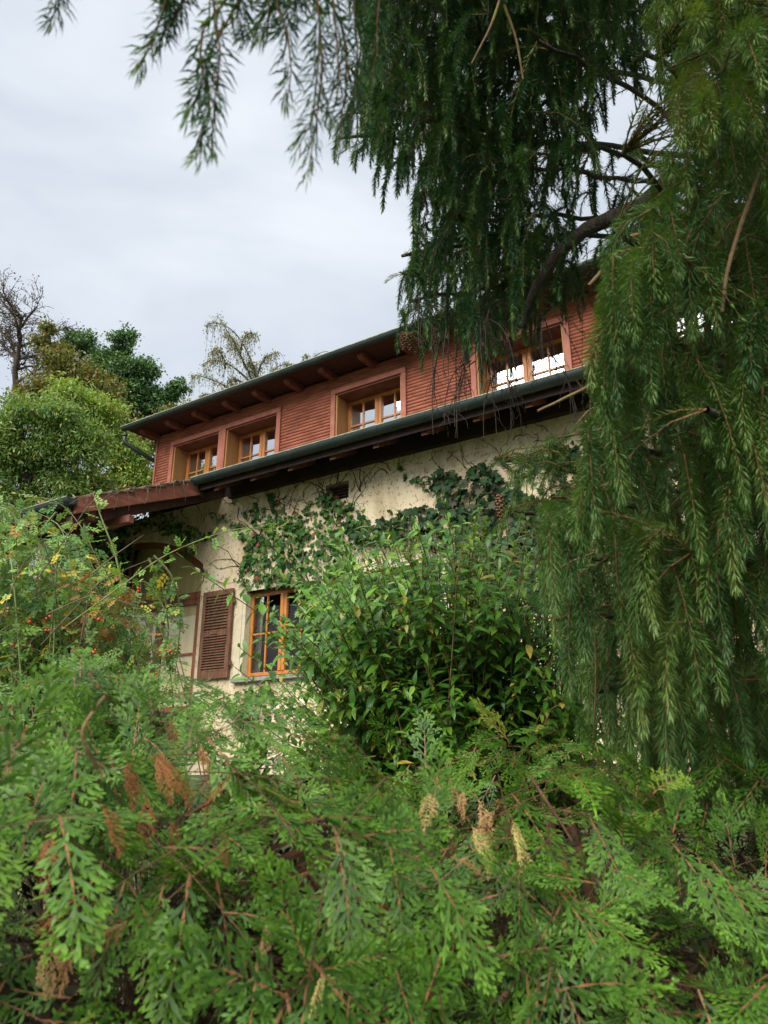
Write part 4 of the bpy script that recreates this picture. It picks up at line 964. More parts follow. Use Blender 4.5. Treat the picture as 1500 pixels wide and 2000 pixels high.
# ------------------------------------------------------------------ thuja hedge in the foreground
def spray_proto(L_=1.0, seed=0, fine=True, bare=0.18, wide=1.0, lite=False):
    """flat fan of scale-leaf branchlets along +Y, length 1 = one spray"""
    r = np.random.default_rng(seed); V, F, B, T = [], [], [], []
    def strip(p, q, w, b0, b1, t0, t1, zb=0.0, leafy=False):
        p, q = np.array(p), np.array(q); d = q - p; l = np.linalg.norm(d) + 1e-9; s = np.array([-d[1], d[0], 0]) / l * w; k = len(V)
        m = p + d * 0.45
        if leafy:
            m = p + d * 0.62
            V.extend([p, m + s, q, m - s]); B.extend([b0, b0, b1, b0]); T.extend([t0, (t0 + t1) / 2, t1, (t0 + t1) / 2]); F.extend([(k, k+2, k+1), (k, k+3, k+2)]); return
        V.extend([p - s * 0.45, p + s * 0.45, m + s + np.array([0, 0, zb]), m - s - np.array([0, 0, zb]), q]); B.extend([b0] * 2 + [b0 * .5 + b1 * .5] * 2 + [b1]); T.extend([t0] * 2 + [(t0 + t1) / 2] * 2 + [t1])
        F.extend([(k, k+2, k+1), (k, k+3, k+2), (k+3, k+4, k+2)])
    dz = lambda y, x: -0.22 * y * y - 0.35 * abs(x) ** 1.5 + wav * math.sin(5 * y + ph)
    wav, ph = r.normal(0, 0.02), r.random() * 6
    crv = r.normal(0, 0.10)
    ax = lambda y: np.array([crv * y * y, y, dz(y, 0)])
    ysn = np.linspace(0, 1, 6 if lite else 9 if fine else 4)
    for a, c in zip(ysn[:-1], ysn[1:]):
        bk = 1.0 if a < 0.55 else 0.35 if a < 0.75 else 0.0
        strip(ax(a), ax(c), 0.013 * (1 - 0.55 * a) if a < 0.8 else 0.014, bk, bk if c < 0.7 else 0, a ** 2, c ** 2)
    nb = 15 if lite else 19 if fine else 10
    for i in range(nb):
        y = bare + (0.97 - bare) * (i + r.random() * 0.6) / nb; sd = 1 if i % 2 else -1
        prof = min((y - bare + 0.10) / 0.25, 1.0) * (1.04 - y) ** 0.75
        l = 0.50 * prof * (0.75 + 0.45 * r.random()); a = math.radians(46 - 12 * y + r.normal(0, 6))
        d = np.array([sd * math.sin(a), math.cos(a)]); p0 = ax(y)
        bend = r.normal(0.12, 0.08)
        pt = lambda t: np.array([p0[0] + d[0] * l * t * (1 - bend * t), p0[1] + d[1] * l * t + 0.06 * l * t * t, dz(y, p0[0] + d[0] * l * t) + 0.02 * r.normal() * t])
        pts = [pt(t) for t in (0, 0.35, 0.7, 1.0)]
        w = (0.0115 if fine else 0.024) * wide
        if not fine: pts = [pts[0], pts[3]]
        if lite: pts = [pts[0], pts[2], pts[3]]; w *= 1.5
        for j in range(len(pts) - 1): strip(pts[j], pts[j+1], w * (1 - 0.2 * j), 0, 0, y * y * 0.3 + 0.2 * j, y * y * 0.4 + 0.25 * (j + 1), 0.003, not fine)
        if fine:
            ns = max(int(l / (0.085 if lite else 0.046)), 1)
            for q in range(ns):
                t = 0.18 + 0.74 * (q + r.random() * 0.5) / ns
                for e in (-1, 1):
                    if r.random() < 0.12: continue
                    a2 = a * sd + e * math.radians((29 if lite else 34) + r.normal(0, 6)); l2 = (0.115 if lite else 0.082) * (1.15 - t) ** 0.6 * (0.7 + 0.6 * r.random()) * min(1, l / 0.16)
                    p = pt(t); qv = p + np.array([math.sin(a2) * l2, math.cos(a2) * l2, -0.10 * l2 + r.normal(0, 0.006)])
                    strip(p, qv, (0.0165 if lite else 0.0105) * wide, 0, 0, 0.1 + 0.3 * y * y + 0.2 * t, 0.45 + 0.5 * y * y, 0.002, True)
    return np.array(V) * L_, np.array(F), np.array(B), np.clip(np.array(T), 0, 1) * 0.75
hedge = empty('thuja_hedge', (0.2, 1.3, 0.0)); tag(hedge, 'close thuja hedge with drooping scaly sprays and some brown dead ones', 'hedge')
def bump2(a, b, s=0):
    return 0.5 * np.sin(5.1 * a + 1.3 + s) * np.sin(4.3 * b + 0.7) + 0.3 * np.sin(11.7 * a + 2.1 * b + s) + 0.2 * np.sin(17.0 * b - 9.0 * a + 2 * s)
pv = np.array([0.0, 0.18, 0.38, 0.55, 0.72, 0.86, 1.0]); py_ = np.array([0.03, 0.0, 0.01, 0.05, 0.17, 0.46, 0.92]); pz_ = np.array([0.96, 1.13, 1.30, 1.45, 1.565, 1.632, 1.675])
def hsurf(a, v):
    yf = 0.52 + 0.36 * np.clip((a + 0.35) / 1.1, -0.3, 1.6)
    y = yf + np.interp(v, pv, py_) * (1.0 + 0.15 * np.sin(3 * a)); z = np.interp(v, pv, pz_) + 0.085 * np.clip((0.05 - a) / 0.4, 0, 1) * np.clip(v * 1.5, 0, 1)
    bm = bump2(a * 1.6, v * 2.2)
    return np.stack([a, y - 0.035 * bm, z + 0.022 * bm * np.clip(v * 1.6, 0, 1)], -1)
def hnorm(a, v):
    e = 1e-2; du = hsurf(a + e, v) - hsurf(a - e, v); dv = hsurf(a, np.minimum(v + e, 1)) - hsurf(a, np.maximum(v - e, 0))
    return nrm(np.cross(du, dv))
PROT = [spray_proto(1.0, 10 + k, True) for k in range(8)]
LITE = [spray_proto(1.0, 70 + k, True, bare=0.08, lite=True) for k in range(8)]
LOWP = [spray_proto(1.0, 40 + k, False) for k in range(5)]
def hedge_sprays(n, depth, smin, smax, vlo=0.0, vhi=1.0, alo=-1.15, ahi=1.9, clump=False):
    a = alo + (ahi - alo) * rng.random(n); v = vlo + (vhi - vlo) * rng.random(n)
    if clump:
        nz = np.sin(24 * a + 25 * v) + np.sin(13 * a - 47 * v + 1) + np.sin(41 * a + 19 * v + 2) + np.sin(-31 * a + 38 * v + 4)
        k = nz > -0.6 - 1.3 * np.clip((v - 0.5) / 0.3, 0, 1); a, v = a[k], v[k]; n = len(a)
    nm = hnorm(a, v); s = smin + (smax - smin) * rng.random(n) ** 1.3
    lat = nrm(np.stack([rng.normal(0.25, 0.7, n), rng.normal(0, 0.25, n), rng.normal(0.0, 0.45, n)], -1))
    d = nrm(nm * 0.42 + lat * 0.75 + DOWN * (1.15 - 1.1 * np.clip(v[:, None] * 1.2, 0, 1)))
    pos = hsurf(a, v) - nm * depth - d * s[:, None] * 0.45 - nm * 0.05 * rng.random((n, 1))
    up = nrm(nm * 1.0 + np.array([0, -0.35, 0.35]) + rng.normal(0, 0.34, (n, 3)))
    return pos, d, up, s
def near_of(pos, d, s):
    c = pos + d * s[:, None] * 0.5; px, py, dd = proj(c); return px, py, dd
# outer shoots: each a woody twig carrying small flat fans on both sides
bp, bd, bu, bs = hedge_sprays(640, 0.0, 0.13, 0.22, clump=True)
nf_ = 5; kk = np.repeat(np.arange(len(bp)), nf_); tq = np.tile(np.linspace(0.30, 1.0, nf_), len(bp)) + rng.normal(0, 0.02, len(kk)); sg_ = np.tile(np.where(np.arange(nf_) % 2, 1.0, -1.0), len(bp)); sg_[nf_ - 1::nf_] = 0.0
bend = DOWN * 0.22
at_ = lambda k, t: bp[k] + bd[k] * (bs[k] * t)[:, None] + bend * (bs[k] * t * t)[:, None]
lt_ = nrm(np.cross(bd, bu)); tn_ = nrm(bd[kk] + 2 * bend * tq[:, None])
pos = at_(kk, tq); d = nrm(tn_ * 0.62 + lt_[kk] * (sg_ * 0.80)[:, None] + DOWN * 0.38 + rng.normal(0, 0.16, (len(kk), 3)))
up = nrm(bu[kk] + np.array([0, -0.3, 0.2]) + rng.normal(0, 0.22, (len(kk), 3)))
s = (0.085 + 0.07 * rng.random(len(kk))) * (0.85 + 0.9 * (bs[kk] - 0.13)) * 0.92
tw_ = np.stack([at_(np.arange(len(bp)), np.full(len(bp), t)) for t in np.linspace(0.0, 0.98, 5)], 1)
tw_ok = proj(tw_[:, 2])[2] > 0.3
tube_part(hedge, 'twigs', tw_[tw_ok], np.full(tw_ok.sum(), 0.0008), np.full(tw_ok.sum(), 0.0004), M['hedgebark'], 3, kind='stuff')
px, py, dd = near_of(pos, d, s)
ok = (dd > 0.30) & ((px > -250) & (px < 1750) & (py < 2250) | (rng.random(len(px)) < 0.25))
pos, d, up, s, px, py, dd = [q[ok] for q in (pos, d, up, s, px, py, dd)]
used = np.zeros(len(pos), bool)
def take(x, y, k):
    q = (px - x) ** 2 + (py - y) ** 2 + (dd * 60) ** 2 + used * 1e9
    i = np.argsort(q)[:k]; used[i] = True; return i
dead_me = {}
def dead(x, y, k, mat, scale=1.0, label=None):
    for i in take(x, y, k):
        key = (mat, int(i) % 3)
        if key not in dead_me:
            V, F, B, T = PROT[key[1]]; dead_me[key] = newmesh('dead_spray', V * np.array([0.7, 1, 1.8]), F, M[mat], attrs={'rnd': np.zeros(len(V)), 'bark': B, 'tip': T})
        o = obj('dead_spray', dead_me[key], hedge)
        dir_ = nrm(d[i] + DOWN * 0.6); R = frames(dir_[None], up[i][None])[0]
        set_tf(o, R, pos[i] + np.array([0, -0.02, 0.012]), s[i] * scale * 0.66, hedge)
        if label: o['label'] = label
dead(885, 1565, 6, 'dead_tan', 0.95, 'tan withered spray on the hedge top')
dead(945, 1560, 5, 'dead_tan', 0.95)
dead(1030, 1672, 3, 'dead_yellow', 0.9, 'straw yellow spray')
dead(335, 1570, 8, 'dead_rust', 0.9, 'rust brown dead spray in the hedge')
dead(365, 1520, 3, 'dead_rust', 0.8)
dead(70, 1715, 2, 'dead_rust', 0.8)
dead(150, 1840, 2, 'dead_tan', 0.7)
dead(600, 1890, 2, 'dead_tan', 0.6)
dead(610, 1960, 1, 'dead_yellow', 0.7)
dead(120, 1980, 2, 'dead_tan', 0.8)
dead(20, 1590, 1, 'dead_yellow', 0.6)
dead(890, 1975, 1, 'dead_yellow', 0.7)
dead(800, 1840, 1, 'dead_rust', 0.6)
dead(1170, 1800, 1, 'dead_rust', 0.5)
dead(960, 1980, 1, 'dead_tan', 0.6)
dead(430, 1730, 2, 'dead_rust', 0.6)
g_ = ~used; pos, d, up, s = pos[g_], d[g_], up[g_], s[g_]
pid = rng.integers(0, 8, len(pos))
for k in range(8):
    V, F, B, T = LITE[k]; q = pid == k
    foliage(hedge, 'spray', 'foliage', V, F, frames(d[q], up[q]), pos[q], s[q], M['thuja'], 37, attrs={'bark': B, 'tip': T}, smooth=False)
# inner layers, browner, the shade of the gaps put into their colour
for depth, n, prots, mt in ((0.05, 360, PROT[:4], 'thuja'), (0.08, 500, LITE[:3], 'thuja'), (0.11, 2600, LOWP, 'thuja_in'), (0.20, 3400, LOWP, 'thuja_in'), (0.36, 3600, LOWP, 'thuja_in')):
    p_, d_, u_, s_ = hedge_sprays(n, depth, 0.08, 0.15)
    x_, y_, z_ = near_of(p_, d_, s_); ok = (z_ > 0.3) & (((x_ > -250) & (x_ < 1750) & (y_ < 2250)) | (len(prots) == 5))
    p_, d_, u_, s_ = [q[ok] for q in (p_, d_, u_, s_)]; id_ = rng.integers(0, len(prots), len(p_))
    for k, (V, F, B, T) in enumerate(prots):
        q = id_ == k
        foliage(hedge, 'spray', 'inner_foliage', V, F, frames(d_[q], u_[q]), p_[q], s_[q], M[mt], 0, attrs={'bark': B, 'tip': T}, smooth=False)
# lower body and back of the hedge
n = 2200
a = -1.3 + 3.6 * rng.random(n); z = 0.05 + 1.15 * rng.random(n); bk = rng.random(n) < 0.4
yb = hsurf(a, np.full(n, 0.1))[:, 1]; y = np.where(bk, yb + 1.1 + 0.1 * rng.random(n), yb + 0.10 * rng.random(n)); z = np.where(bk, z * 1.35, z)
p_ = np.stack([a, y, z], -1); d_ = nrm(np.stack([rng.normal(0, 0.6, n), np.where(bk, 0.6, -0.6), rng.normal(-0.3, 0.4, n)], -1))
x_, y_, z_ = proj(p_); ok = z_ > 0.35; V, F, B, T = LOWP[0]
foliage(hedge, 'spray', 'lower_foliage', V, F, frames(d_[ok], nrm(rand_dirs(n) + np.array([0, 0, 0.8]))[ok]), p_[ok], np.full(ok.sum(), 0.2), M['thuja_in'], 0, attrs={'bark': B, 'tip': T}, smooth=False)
# stems and woody branchlets
for k in range(11):
    x = -1.0 + 0.27 * k + rng.normal(0, 0.04); yb = float(hsurf(np.array([x]), np.array([0.2]))[0, 1]) + 0.42 + rng.normal(0, 0.05)
    tube_part(hedge, 'stem', bez((x, yb, 0), (x + rng.normal(0, 0.05), yb, 0.8), (x + rng.normal(0, 0.1), yb + 0.05, 1.55), 10)[None], [0.02], [0.007], M['hedgebark'], 8)
br = []
for _ in range(150):
    a_ = -0.7 + 1.9 * rng.random(); v_ = 0.15 + 0.75 * rng.random(); e_ = hsurf(np.array([a_]), np.array([v_]))[0]; n_ = hnorm(np.array([a_]), np.array([v_]))[0]
    st_ = e_ - n_ * 0.30 + rng.normal(0, 0.10, 3); br.append(bez(st_, (st_ + e_) / 2 + rng.normal(0, 0.04, 3), e_ - n_ * (0.05 * rng.random() - 0.012), 8))
br = np.array(br); cpx, cpy, cd = proj(br[:, -1]); br = br[cd > 0.4]
for b_ in br[:30]: tube_part(hedge, 'branchlet', b_[None], [0.0022], [0.0010], M['hedgebark'], 5)
def px_tube(par, name, pts, r0, r1, mat, k=7, n=12):
    q = np.array([unproj(*p) for p in pts]); t = np.linspace(0, 1, len(q)); tt = np.linspace(0, 1, n)
    c = np.stack([np.interp(tt, t, q[:, a]) for a in range(3)], -1)
    for _ in range(2): c[1:-1] = (c[:-2] + 2 * c[1:-1] + c[2:]) / 4
    c[1:-1] += rng.normal(0, r0 * 0.06, c[1:-1].shape)
    return tube_part(par, name, c[None], [r0], [r1], mat, k)
px_tube(hedge, 'pruned_branch', [(640,1960,0.80),(720,1890,0.72),(785,1822,0.68)], 0.007, 0.0062, M['hedgebark'])
px_tube(hedge, 'dead_twig', [(190,1500,0.50),(170,1460,0.49),(158,1435,0.49),(168,1405,0.49),(205,1360,0.50)], 0.0016, 0.0009, M['moss_twig'])
px_tube(hedge, 'dead_twig', [(960,1990,0.74),(985,1950,0.72),(990,1935,0.72)], 0.005, 0.003, M['moss_twig'])
px_tube(hedge, 'dead_twig', [(860,1900,0.80),(850,1870,0.78),(905,1920,0.76)], 0.003, 0.002, M['hedgebark'])

# ------------------------------------------------------------------ spruce: trunk off to the right, limbs reaching over and down
TX, TY = 2.05, 2.75
spruce = empty('spruce_tree', (TX, TY, float(G(TX, TY)))); tag(spruce, 'large spruce hanging drooping needle branches over the right side', 'spruce')
trunk = np.array([(TX + 0.03 * math.sin(z), TY + 0.03 * math.cos(1.3 * z), z) for z in np.linspace(float(G(TX, TY)) - 0.1, 9, 16)])
tube_part(spruce, 'trunk', trunk[None], [0.20], [0.06], M['bark'], 12)
limbs = []
def limb(tip, z0, r=0.02, bow=0.25, sideways=(0, 0, 0)):
    t = unproj(*tip); p0 = np.array([TX, TY, t[2] + z0]); m = (p0 + t) / 2 + np.array([0, 0, bow]) + np.array(sideways)
    c = bez(p0, m, t, 26); c[3:-1] += rng.normal(0, 0.006, c[3:-1].shape); limbs.append(c)
    tube_part(spruce, 'limb', c[None], [r], [0.005], M['bark'], 7)
RT = [(1330,-200),(1270,40),(1290,150),(1215,300),(1205,470),(1185,620),(1180,740),(1160,880),(1100,990),(1045,1120),(1070,1240),(1150,1400),(1200,1520),(1260,1630),(1700,1640),(1700,-200)]
MS = [(640,-300),(675,-20),(695,90),(690,220),(640,290),(720,360),(815,400),(830,480),(775,510),(800,560),(775,600),(785,680),(880,705),(960,720),(1070,690),(1180,560),(1250,420),(1215,300),(1280,180),(1300,-300)]
for tip, z0 in (((1240,-120,1.5),0.5),((1285,110,1.35),0.45),((1215,300,1.35),0.4),((1200,450,1.25),0.4),((1170,600,1.2),0.35),((1160,730,1.2),0.35),((1140,860,1.25),0.3),((1080,970,1.35),0.25),((1060,1090,1.3),0.2),((1080,1210,1.25),0.2),((1170,1350,1.2),0.15),((1330,500,1.05),0.4),((1380,800,1.0),0.3),((1350,1080,1.05),0.2)):
    limb(tip, z0, 0.011, 0.12)
for tip, z0 in (((800,590,2.3),0.55),((785,500,2.35),0.6),((660,270,2.4),0.6),((700,60,2.4),0.6),((690,-120,2.4),0.6),((900,-60,2.1),0.5),((1050,80,1.9),0.4),((860,250,2.2),0.5),((1000,330,2.2),0.5),((900,430,2.3),0.5),((960,560,2.2),0.45),((1120,-150,1.8),0.4)):
    limb(tip, z0, 0.016, 0.22)
limb((150,-110,0.62), 2.2, 0.012, 1.0); limb((560,-90,0.60), 2.2, 0.012, 1.0)
limb((968,895,1.75), 0.25, 0.012, -0.05); limb((1000,1000,1.75), 0.2, 0.010, -0.05)
px_tube(spruce, 'limb', [(1330,330,2.1),(1255,405,2.1),(1150,440,2.1),(1085,500,2.1),(1045,560,2.12),(1020,640,2.15)], 0.026, 0.012, M['bark'], 9, 20)
LP = np.vstack(limbs)
def strands(root, d0, L_, sag, M_=9):
    K = len(root); P = np.zeros((K, M_, 3)); P[:, 0] = root; h = (L_ / (M_ - 1))[:, None]
    for i in range(1, M_):
        t = (i - 0.5) / (M_ - 1); dd_ = nrm(d0 * (1 - t) ** 1.2 + DOWN * (sag[:, None] * (0.25 + t)) + rng.normal(0, 0.05, (K, 3)))
        P[:, i] = P[:, i - 1] + dd_ * h
    return P
def needles(P, n, ln, w, curved, shade_range=(0.0, 1.0)):
    K, M_, _ = P.shape
    t = np.clip((np.arange(n)[None] + rng.random((K, n))) / n, 0, 0.998); f = t * (M_ - 1); i = f.astype(int); fr = (f - i)[..., None]
    kk = np.arange(K)[:, None]; A, B_ = P[kk, i], P[kk, i + 1]; pos = A + (B_ - A) * fr; tan = nrm(B_ - A)
    ref = np.where(np.abs(tan[..., 2:3]) < 0.9, np.array([0, 0, 1.]), np.array([1., 0, 0])); a1 = nrm(np.cross(tan, ref)); a2 = np.cross(tan, a1)
    ph = np.arange(n)[None] * 2.39996 + rng.random((K, 1)) * 6.28 + rng.normal(0, 0.3, (K, n))
    rad = np.cos(ph)[..., None] * a1 + np.sin(ph)[..., None] * a2
    th = np.radians(60 - 30 * t ** 4 + rng.normal(0, 8, (K, n)))[..., None]
    l = (ln * (0.78 + 0.4 * rng.random((K, n))) * (1 - 0.30 * t ** 8))[..., None]
    d1 = np.cos(th) * tan + np.sin(th) * rad; th2 = th - 0.38; d2 = np.cos(th2) * tan + np.sin(th2) * rad
    sv = nrm(np.cross(d1, tan) + 0.35 * rng.normal(size=d1.shape)) * w * 0.5
    if curved:
        m = pos + d1 * l * 0.5; V = np.stack([pos, m + sv, m - sv, m + d2 * l * 0.45], 2); nv = 4
        Q = np.array([(0, 1, 2), (2, 1, 3)])
    else:
        V = np.stack([pos - sv, pos + sv, pos + d1 * l * 0.5 + d2 * l * 0.5], 2); nv = 3; Q = np.array([(0, 1, 2)])
    rn = np.clip(shade_range[0] + (shade_range[1] - shade_range[0]) * (rng.random((K, 1)) * 0.86 + rng.random((K, n)) * 0.14), 0, 0.999); tp = np.clip((t - 0.72) / 0.28, 0, 1) ** 1.5 * 0.7 * (rng.random((K, 1)) < 0.6)
    return V.reshape(K, n * nv, 3), Q, nv, np.repeat(rn, nv, 1), np.repeat(tp, nv, 1)
def emit(P, n, ln, w, curved, nparts, rb=0.0022, shade_range=(0.15, 1.0)):
    """twigs: bark tube + needles; the nparts that show largest are parts, the rest is joined"""
    K = len(P); NV, Q, nv, rn, tp = needles(P, n, ln, w, curved, shade_range)
    PT = P[:, ::2] if P.shape[1] % 2 else P[:, [0, 2, 5]]; TV, TF = tubes(PT, np.full(K, rb), np.full(K, rb * 0.4), 3); m4 = PT.shape[1] * 3; TV = TV.reshape(K, m4, 3); TF = TF.reshape(K, -1, 4) - (np.arange(K) * m4)[:, None, None]
    nf = (Q[None] + (np.arange(n) * nv)[:, None, None]).reshape(-1, 3)
    x, y, z = proj(P[:, P.shape[1] // 2]); inside = (x > 0) & (x < 1500) & (y > 0) & (y < 2000)
    order = np.argsort(np.where(inside, z, 99)); sel = order[:nparts]; keep = np.ones(K, bool); keep[sel] = False
    loc = np.array(spruce.location)
    for k in sel:
        V = np.vstack([NV[k], TV[k]]) - loc
        me = newmesh('twig', V, [nf, TF[0] + n * nv], [M['needle'], M['twigbark']], mi=np.concatenate([np.zeros(len(nf)), np.ones(len(TF[0]))]), attrs={'rnd': np.concatenate([rn[k], np.zeros(m4)]), 'tip': np.concatenate([tp[k], np.zeros(m4)])})
        obj('twig', me, spruce)
    if keep.any():
        kk = keep.sum(); V = NV[keep].reshape(-1, 3) - loc; FF = (nf[None] + (np.arange(kk) * n * nv)[:, None, None]).reshape(-1, 3)
        tag(obj('needles', newmesh('needles', V, FF, M['needle'], attrs={'rnd': rn[keep].ravel(), 'tip': tp[keep].ravel()}), spruce), kind='stuff')
        V = TV[keep].reshape(-1, 3) - loc; FF = (TF[0][None] + (np.arange(kk) * m4)[:, None, None]).reshape(-1, 4)
        tag(obj('twig_wood', newmesh('twig_wood', V, FF, M['twigbark'], smooth=True), spruce), kind='stuff')
conn = []
def attach(root):
    """thin side branches from each strand's root to the nearest limb"""
    for r in root:
        dist = np.linalg.norm(LP - r, axis=1) + 0.6 * np.maximum(r[2] - LP[:, 2], 0); i = dist.argmin(); q = LP[i]
        conn.append(bez(q, (q + r) / 2 + np.array([0, 0, 0.25 * dist[i]]), r, 7))
def curtain(poly, n, d0, d1, dpow, L0, L1, gaps=(), lean=(-0.5, -0.35, 0.1), sag=(0.8, 2.2), side=2):
    q = sample_poly(poly, n); keep = np.ones(n, bool)
    for (gp, pr) in gaps: keep &= ~(inpoly(q[:, 0], q[:, 1], gp) & (rng.random(n) < pr))
    q = q[keep]; n = len(q); dep = d0 + (d1 - d0) * rng.random(n) ** dpow
    mid = unproj(q[:, 0], q[:, 1], dep); L_ = L0 + (L1 - L0) * rng.random(n)
    dd_ = nrm(np.array(lean) + rng.normal(0, 0.55, (n, 3))); sg = sag[0] + (sag[1] - sag[0]) * rng.random(n)
    root = mid - DOWN * (L_ * 0.42)[:, None] - dd_ * (L_ * 0.2)[:, None]
    P = strands(root, dd_, L_, sg); x, y, _ = proj(P[:, -1]); x1, y1, _ = proj(P[:, 2]); ok = (inpoly(x, y, poly) | (rng.random(n) < 0.12))
    P = P[ok]; attach(P[:, 0]); S = []
    if side:
        kk = np.repeat(np.arange(len(P)), side); i = rng.integers(1, 6, len(kk)); r = P[kk, i]; t = nrm(P[kk, i + 1] - r)
        o_ = rng.normal(size=t.shape); o_ = nrm(o_ - (o_ * t).sum(-1, keepdims=True) * t)
        S = strands(r, nrm(t * 0.8 + o_ * 0.8), np.linalg.norm(P[kk, -1] - P[kk, 0], axis=1) * (0.3 + 0.3 * rng.random(len(kk))), np.full(len(kk), 0.9), 6)
    return P, S
# near curtain on the right
skyR = [(1190,130),(1340,150),(1330,400),(1200,420)]
darkR = [(1390,1180),(1520,1150),(1520,1600),(1420,1600)]
P, S = curtain(RT, 760, 1.0, 1.8, 1.2, 0.12, 0.25, [(skyR, 0.8), (darkR, 0.55)], lean=(-0.35, -0.3, 0.0), sag=(1.4, 3.2), side=1)
emit(P, 430, 0.0240, 0.0016, True, 170, shade_range=(0.35, 1.0)); emit(S, 180, 0.0225, 0.0016, True, 120, 0.0014, shade_range=(0.35, 1.0))  # brighter ramp end puts light into the near needles' colour
P, S = curtain(RT, 640, 1.7, 2.7, 1.0, 0.20, 0.38, [(skyR, 0.85)], lean=(-0.3, -0.3, 0.0), sag=(1.4, 3.0), side=0)
emit(P, 185, 0.025, 0.0050, False, 0)
P, S = curtain([(1110,1020),(1250,960),(1700,900),(1700,1640),(1280,1640),(1150,1480)], 330, 2.2, 3.2, 1.0, 0.24, 0.42, sag=(1.4, 3.0), side=0)
emit(P, 150, 0.028, 0.007, False, 0)
# hanging mass in the middle
gapM = [(1060,330),(1260,330),(1260,430),(1130,520),(1060,470)]; gap2 = [(840,0),(870,0),(860,110),(845,110)]; gap3 = [(1150,190),(1290,150),(1290,330),(1170,330)]
P, S = curtain([(700,-300),(710,200),(690,290),(760,350),(850,400),(850,520),(820,600),(830,670),(960,700),(1060,660),(1150,560),(1040,420),(1060,300),(1180,200),(1250,-300)], 520, 2.6, 3.2, 1.0, 0.24, 0.42, [(gap2, 0.9), (gap3, 0.8)], sag=(1.0, 2.8), side=0)
emit(P, 110, 0.029, 0.0085, False, 0, shade_range=(0, 0.4))  # dark ramp end: shade of the mass put into needle colour
P, S = curtain(MS, 1300, 1.9, 2.9, 1.0, 0.16, 0.36, [(gapM, 0.75), (gap2, 0.9), (gap3, 0.85)], lean=(-0.45, -0.3, 0.0), sag=(1.0, 2.8), side=1)
emit(P, 210, 0.0235, 0.0040, False, 40, shade_range=(0, 0.5)); emit(S, 60, 0.021, 0.0040, False, 0, 0.0014, shade_range=(0, 0.5))  # dark half of the ramp paints the backlit mass's shade
# unseen canopy added above the frame to block sky light
P, S = curtain([(560,-700),(1800,-700),(1800,-60),(640,-60)], 330, 1.3, 2.8, 1.0, 0.2, 0.4, side=0)
emit(P, 120, 0.022, 0.005, False, 0)
P, S = curtain([(-200,-1500),(760,-1500),(760,-260),(-200,-260)], 170, 0.55, 1.0, 1.0, 0.1, 0.2, sag=(0.2, 0.8), side=0)  # unseen strands added overhead to shade the close twigs
emit(P, 120, 0.020, 0.004, False, 0)
# branch in front of the wall
P, S = curtain([(975,905),(1060,890),(1130,870),(1150,1060),(1060,1075),(1010,1030),(1000,960)], 34, 1.6, 1.9, 1.0, 0.10, 0.20, lean=(-1.3, -0.4, 0.35), sag=(0.3, 0.9), side=1)
emit(P, 260, 0.018, 0.0016, True, 20); emit(S, 110, 0.017, 0.0016, True, 0, 0.0014)
for a, c, L_ in (((1005,925,1.75),(955,885,1.72),0.1),((1040,905,1.75),(1000,878,1.73),0.1),((860,545,2.3),(745,512,2.3),0.2),((850,600,2.3),(765,590,2.3),0.18),((740,270,2.4),(630,300,2.4),0.2)):
    q = np.array([unproj(*a)]); e_ = np.array([unproj(*c)]); attach(q); P = strands(q, nrm(e_ - q), np.linalg.norm(e_ - q, axis=1), np.array([0.15])); emit(P, 210, 0.017, 0.0018, True, 1)
# close twigs over the lens, top left
tl = [((100,-90,0.56),(95,42)),((330,-60,0.54),(268,138)),((360,-60,0.55),(300,90)),((400,-80,0.52),(412,300)),((395,60,0.52),(365,230)),((400,120,0.52),(380,312)),((440,-60,0.56),(470,60)),((520,-80,0.55),(505,80)),((530,-60,0.54),(560,205)),((610,-60,0.53),(600,345)),((625,20,0.53),(575,300)),((640,-60,0.55),(645,240)),((590,-60,0.57),(540,60)),((690,-60,0.60),(680,260)),((665,40,0.58),(660,290)),((730,-60,0.62),(720,160)),((560,-60,0.58),(470,80)),((300,-90,0.56),(335,40))]
Q0 = np.array([unproj(*a) for a, c in tl]); Q1 = np.array([unproj(c[0], c[1], a[2] - 0.02) for a, c in tl]); attach(Q0)
tt = np.linspace(0, 1, 9)[None, :, None]; P = Q0[:, None] * (1 - tt) + Q1[:, None] * tt; P[:, 1:-1] += rng.normal(0, 0.0015, (len(P), 7, 3)); P[:, :, 0] += 0.006 * np.sin(tt[..., 0] * 3.1)
emit(P, 125, 0.0200, 0.0016, True, 18, 0.0012, shade_range=(0, 0.3))  # darkest ramp end puts the backlit silhouette into the needle colour
cn = np.array(conn)
emit(cn, 34, 0.021, 0.0044, False, 0, 0.0020)
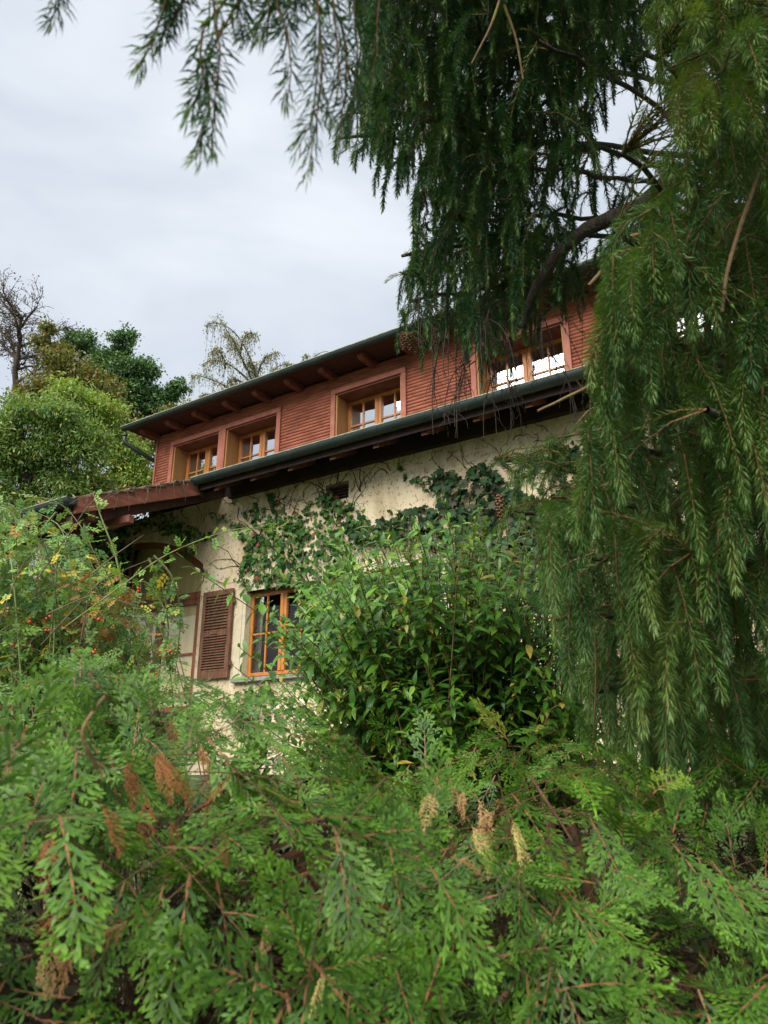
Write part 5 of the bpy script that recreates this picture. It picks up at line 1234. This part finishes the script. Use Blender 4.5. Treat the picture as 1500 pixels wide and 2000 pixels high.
# leafless strands below the mass and bare twigs poking out
dq = sample_poly([(830,650),(1060,640),(1075,700),(1060,760),(960,780),(870,770),(830,700)], 42); rt = unproj(dq[:, 0], dq[:, 1], 2.0 + 0.3 * rng.random(42)) + np.array([0, 0, 0.12]); attach(rt)
P = strands(rt, nrm(rng.normal(0, 0.6, (42, 3))), 0.14 + 0.20 * rng.random(42), np.full(42, 2.0))
tube_part(spruce, 'dead_twigs', P, np.full(42, 0.0022), np.full(42, 0.0009), M['dead_twig'], 4, kind='stuff')
kk = np.repeat(np.arange(42), 6); i = rng.integers(1, 8, len(kk)); S = strands(P[kk, i], nrm(DOWN * 0.6 + rng.normal(0, 0.6, (len(kk), 3))), 0.03 + 0.07 * rng.random(len(kk)), np.full(len(kk), 0.5), 6)
tube_part(spruce, 'dead_twiglets', S, np.full(len(kk), 0.0013), np.full(len(kk), 0.0006), M['dead_twig'], 3, kind='stuff')
for pts, r in (([(1190,735,1.3),(1120,770,1.28),(1050,803,1.26)],0.0035),([(1175,765,1.3),(1145,770,1.29),(1125,742,1.28)],0.002),([(1175,838,1.3),(1140,845,1.29),(1088,855,1.28)],0.0025),([(1180,790,1.3),(1150,800,1.29),(1125,830,1.28)],0.002),([(1250,460,1.4),(1205,470,1.4),(1185,520,1.39),(1150,558,1.38)],0.006),
               ([(985,-30,1.9),(960,50,1.88),(921,125,1.86)],0.0045),([(985,10,1.9),(1010,80,1.9),(1022,155,1.9)],0.004),([(1160,1080,1.2),(1120,1095,1.19),(1075,1118,1.18)],0.0022),([(1500,300,1.1),(1460,400,1.08),(1420,520,1.06),(1410,610,1.05)],0.004),([(1160,1180,1.2),(1165,1330,1.19),(1158,1450,1.2)],0.0018)):
    px_tube(spruce, 'bare_twig', pts, r, r * 0.6, M['moss_twig'])
# cones
cv, cf = [], []
for k in range(60):
    z = k / 59; a = k * 2.39996; R_ = 0.17 * math.sin(math.pi * min(0.12 + 0.86 * z, 1)) ** 0.6
    c = np.array([R_ * math.cos(a), R_ * math.sin(a), -z]); t_ = np.array([-math.sin(a), math.cos(a), 0]) * 0.085; o_ = np.array([math.cos(a), math.sin(a), 0]) * 0.05
    n0 = len(cv); cv += [c * np.array([0.5, 0.5, 1]) + np.array([0, 0, 0.03]), c + t_, c + o_ + np.array([0, 0, -0.09]), c - t_]; cf += [(n0, n0+1, n0+2), (n0, n0+2, n0+3)]
cone_me = newmesh('cone', np.array(cv), np.array(cf), M['cone'])
for x, y, dd_, s_ in ((800,648,2.2,0.062),(812,660,2.2,0.058),(788,648,2.22,0.055),(975,965,1.7,0.06),(822,372,2.3,0.075),(850,640,2.25,0.06)):
    o = obj('cone', cone_me, spruce); R = frames(np.array([[rng.normal(0, 0.15), -1.0, rng.normal(0, 0.15)]]), np.array([0, 0, 1.]))[0]
    set_tf(o, R, unproj(x, y, dd_), s_, spruce)
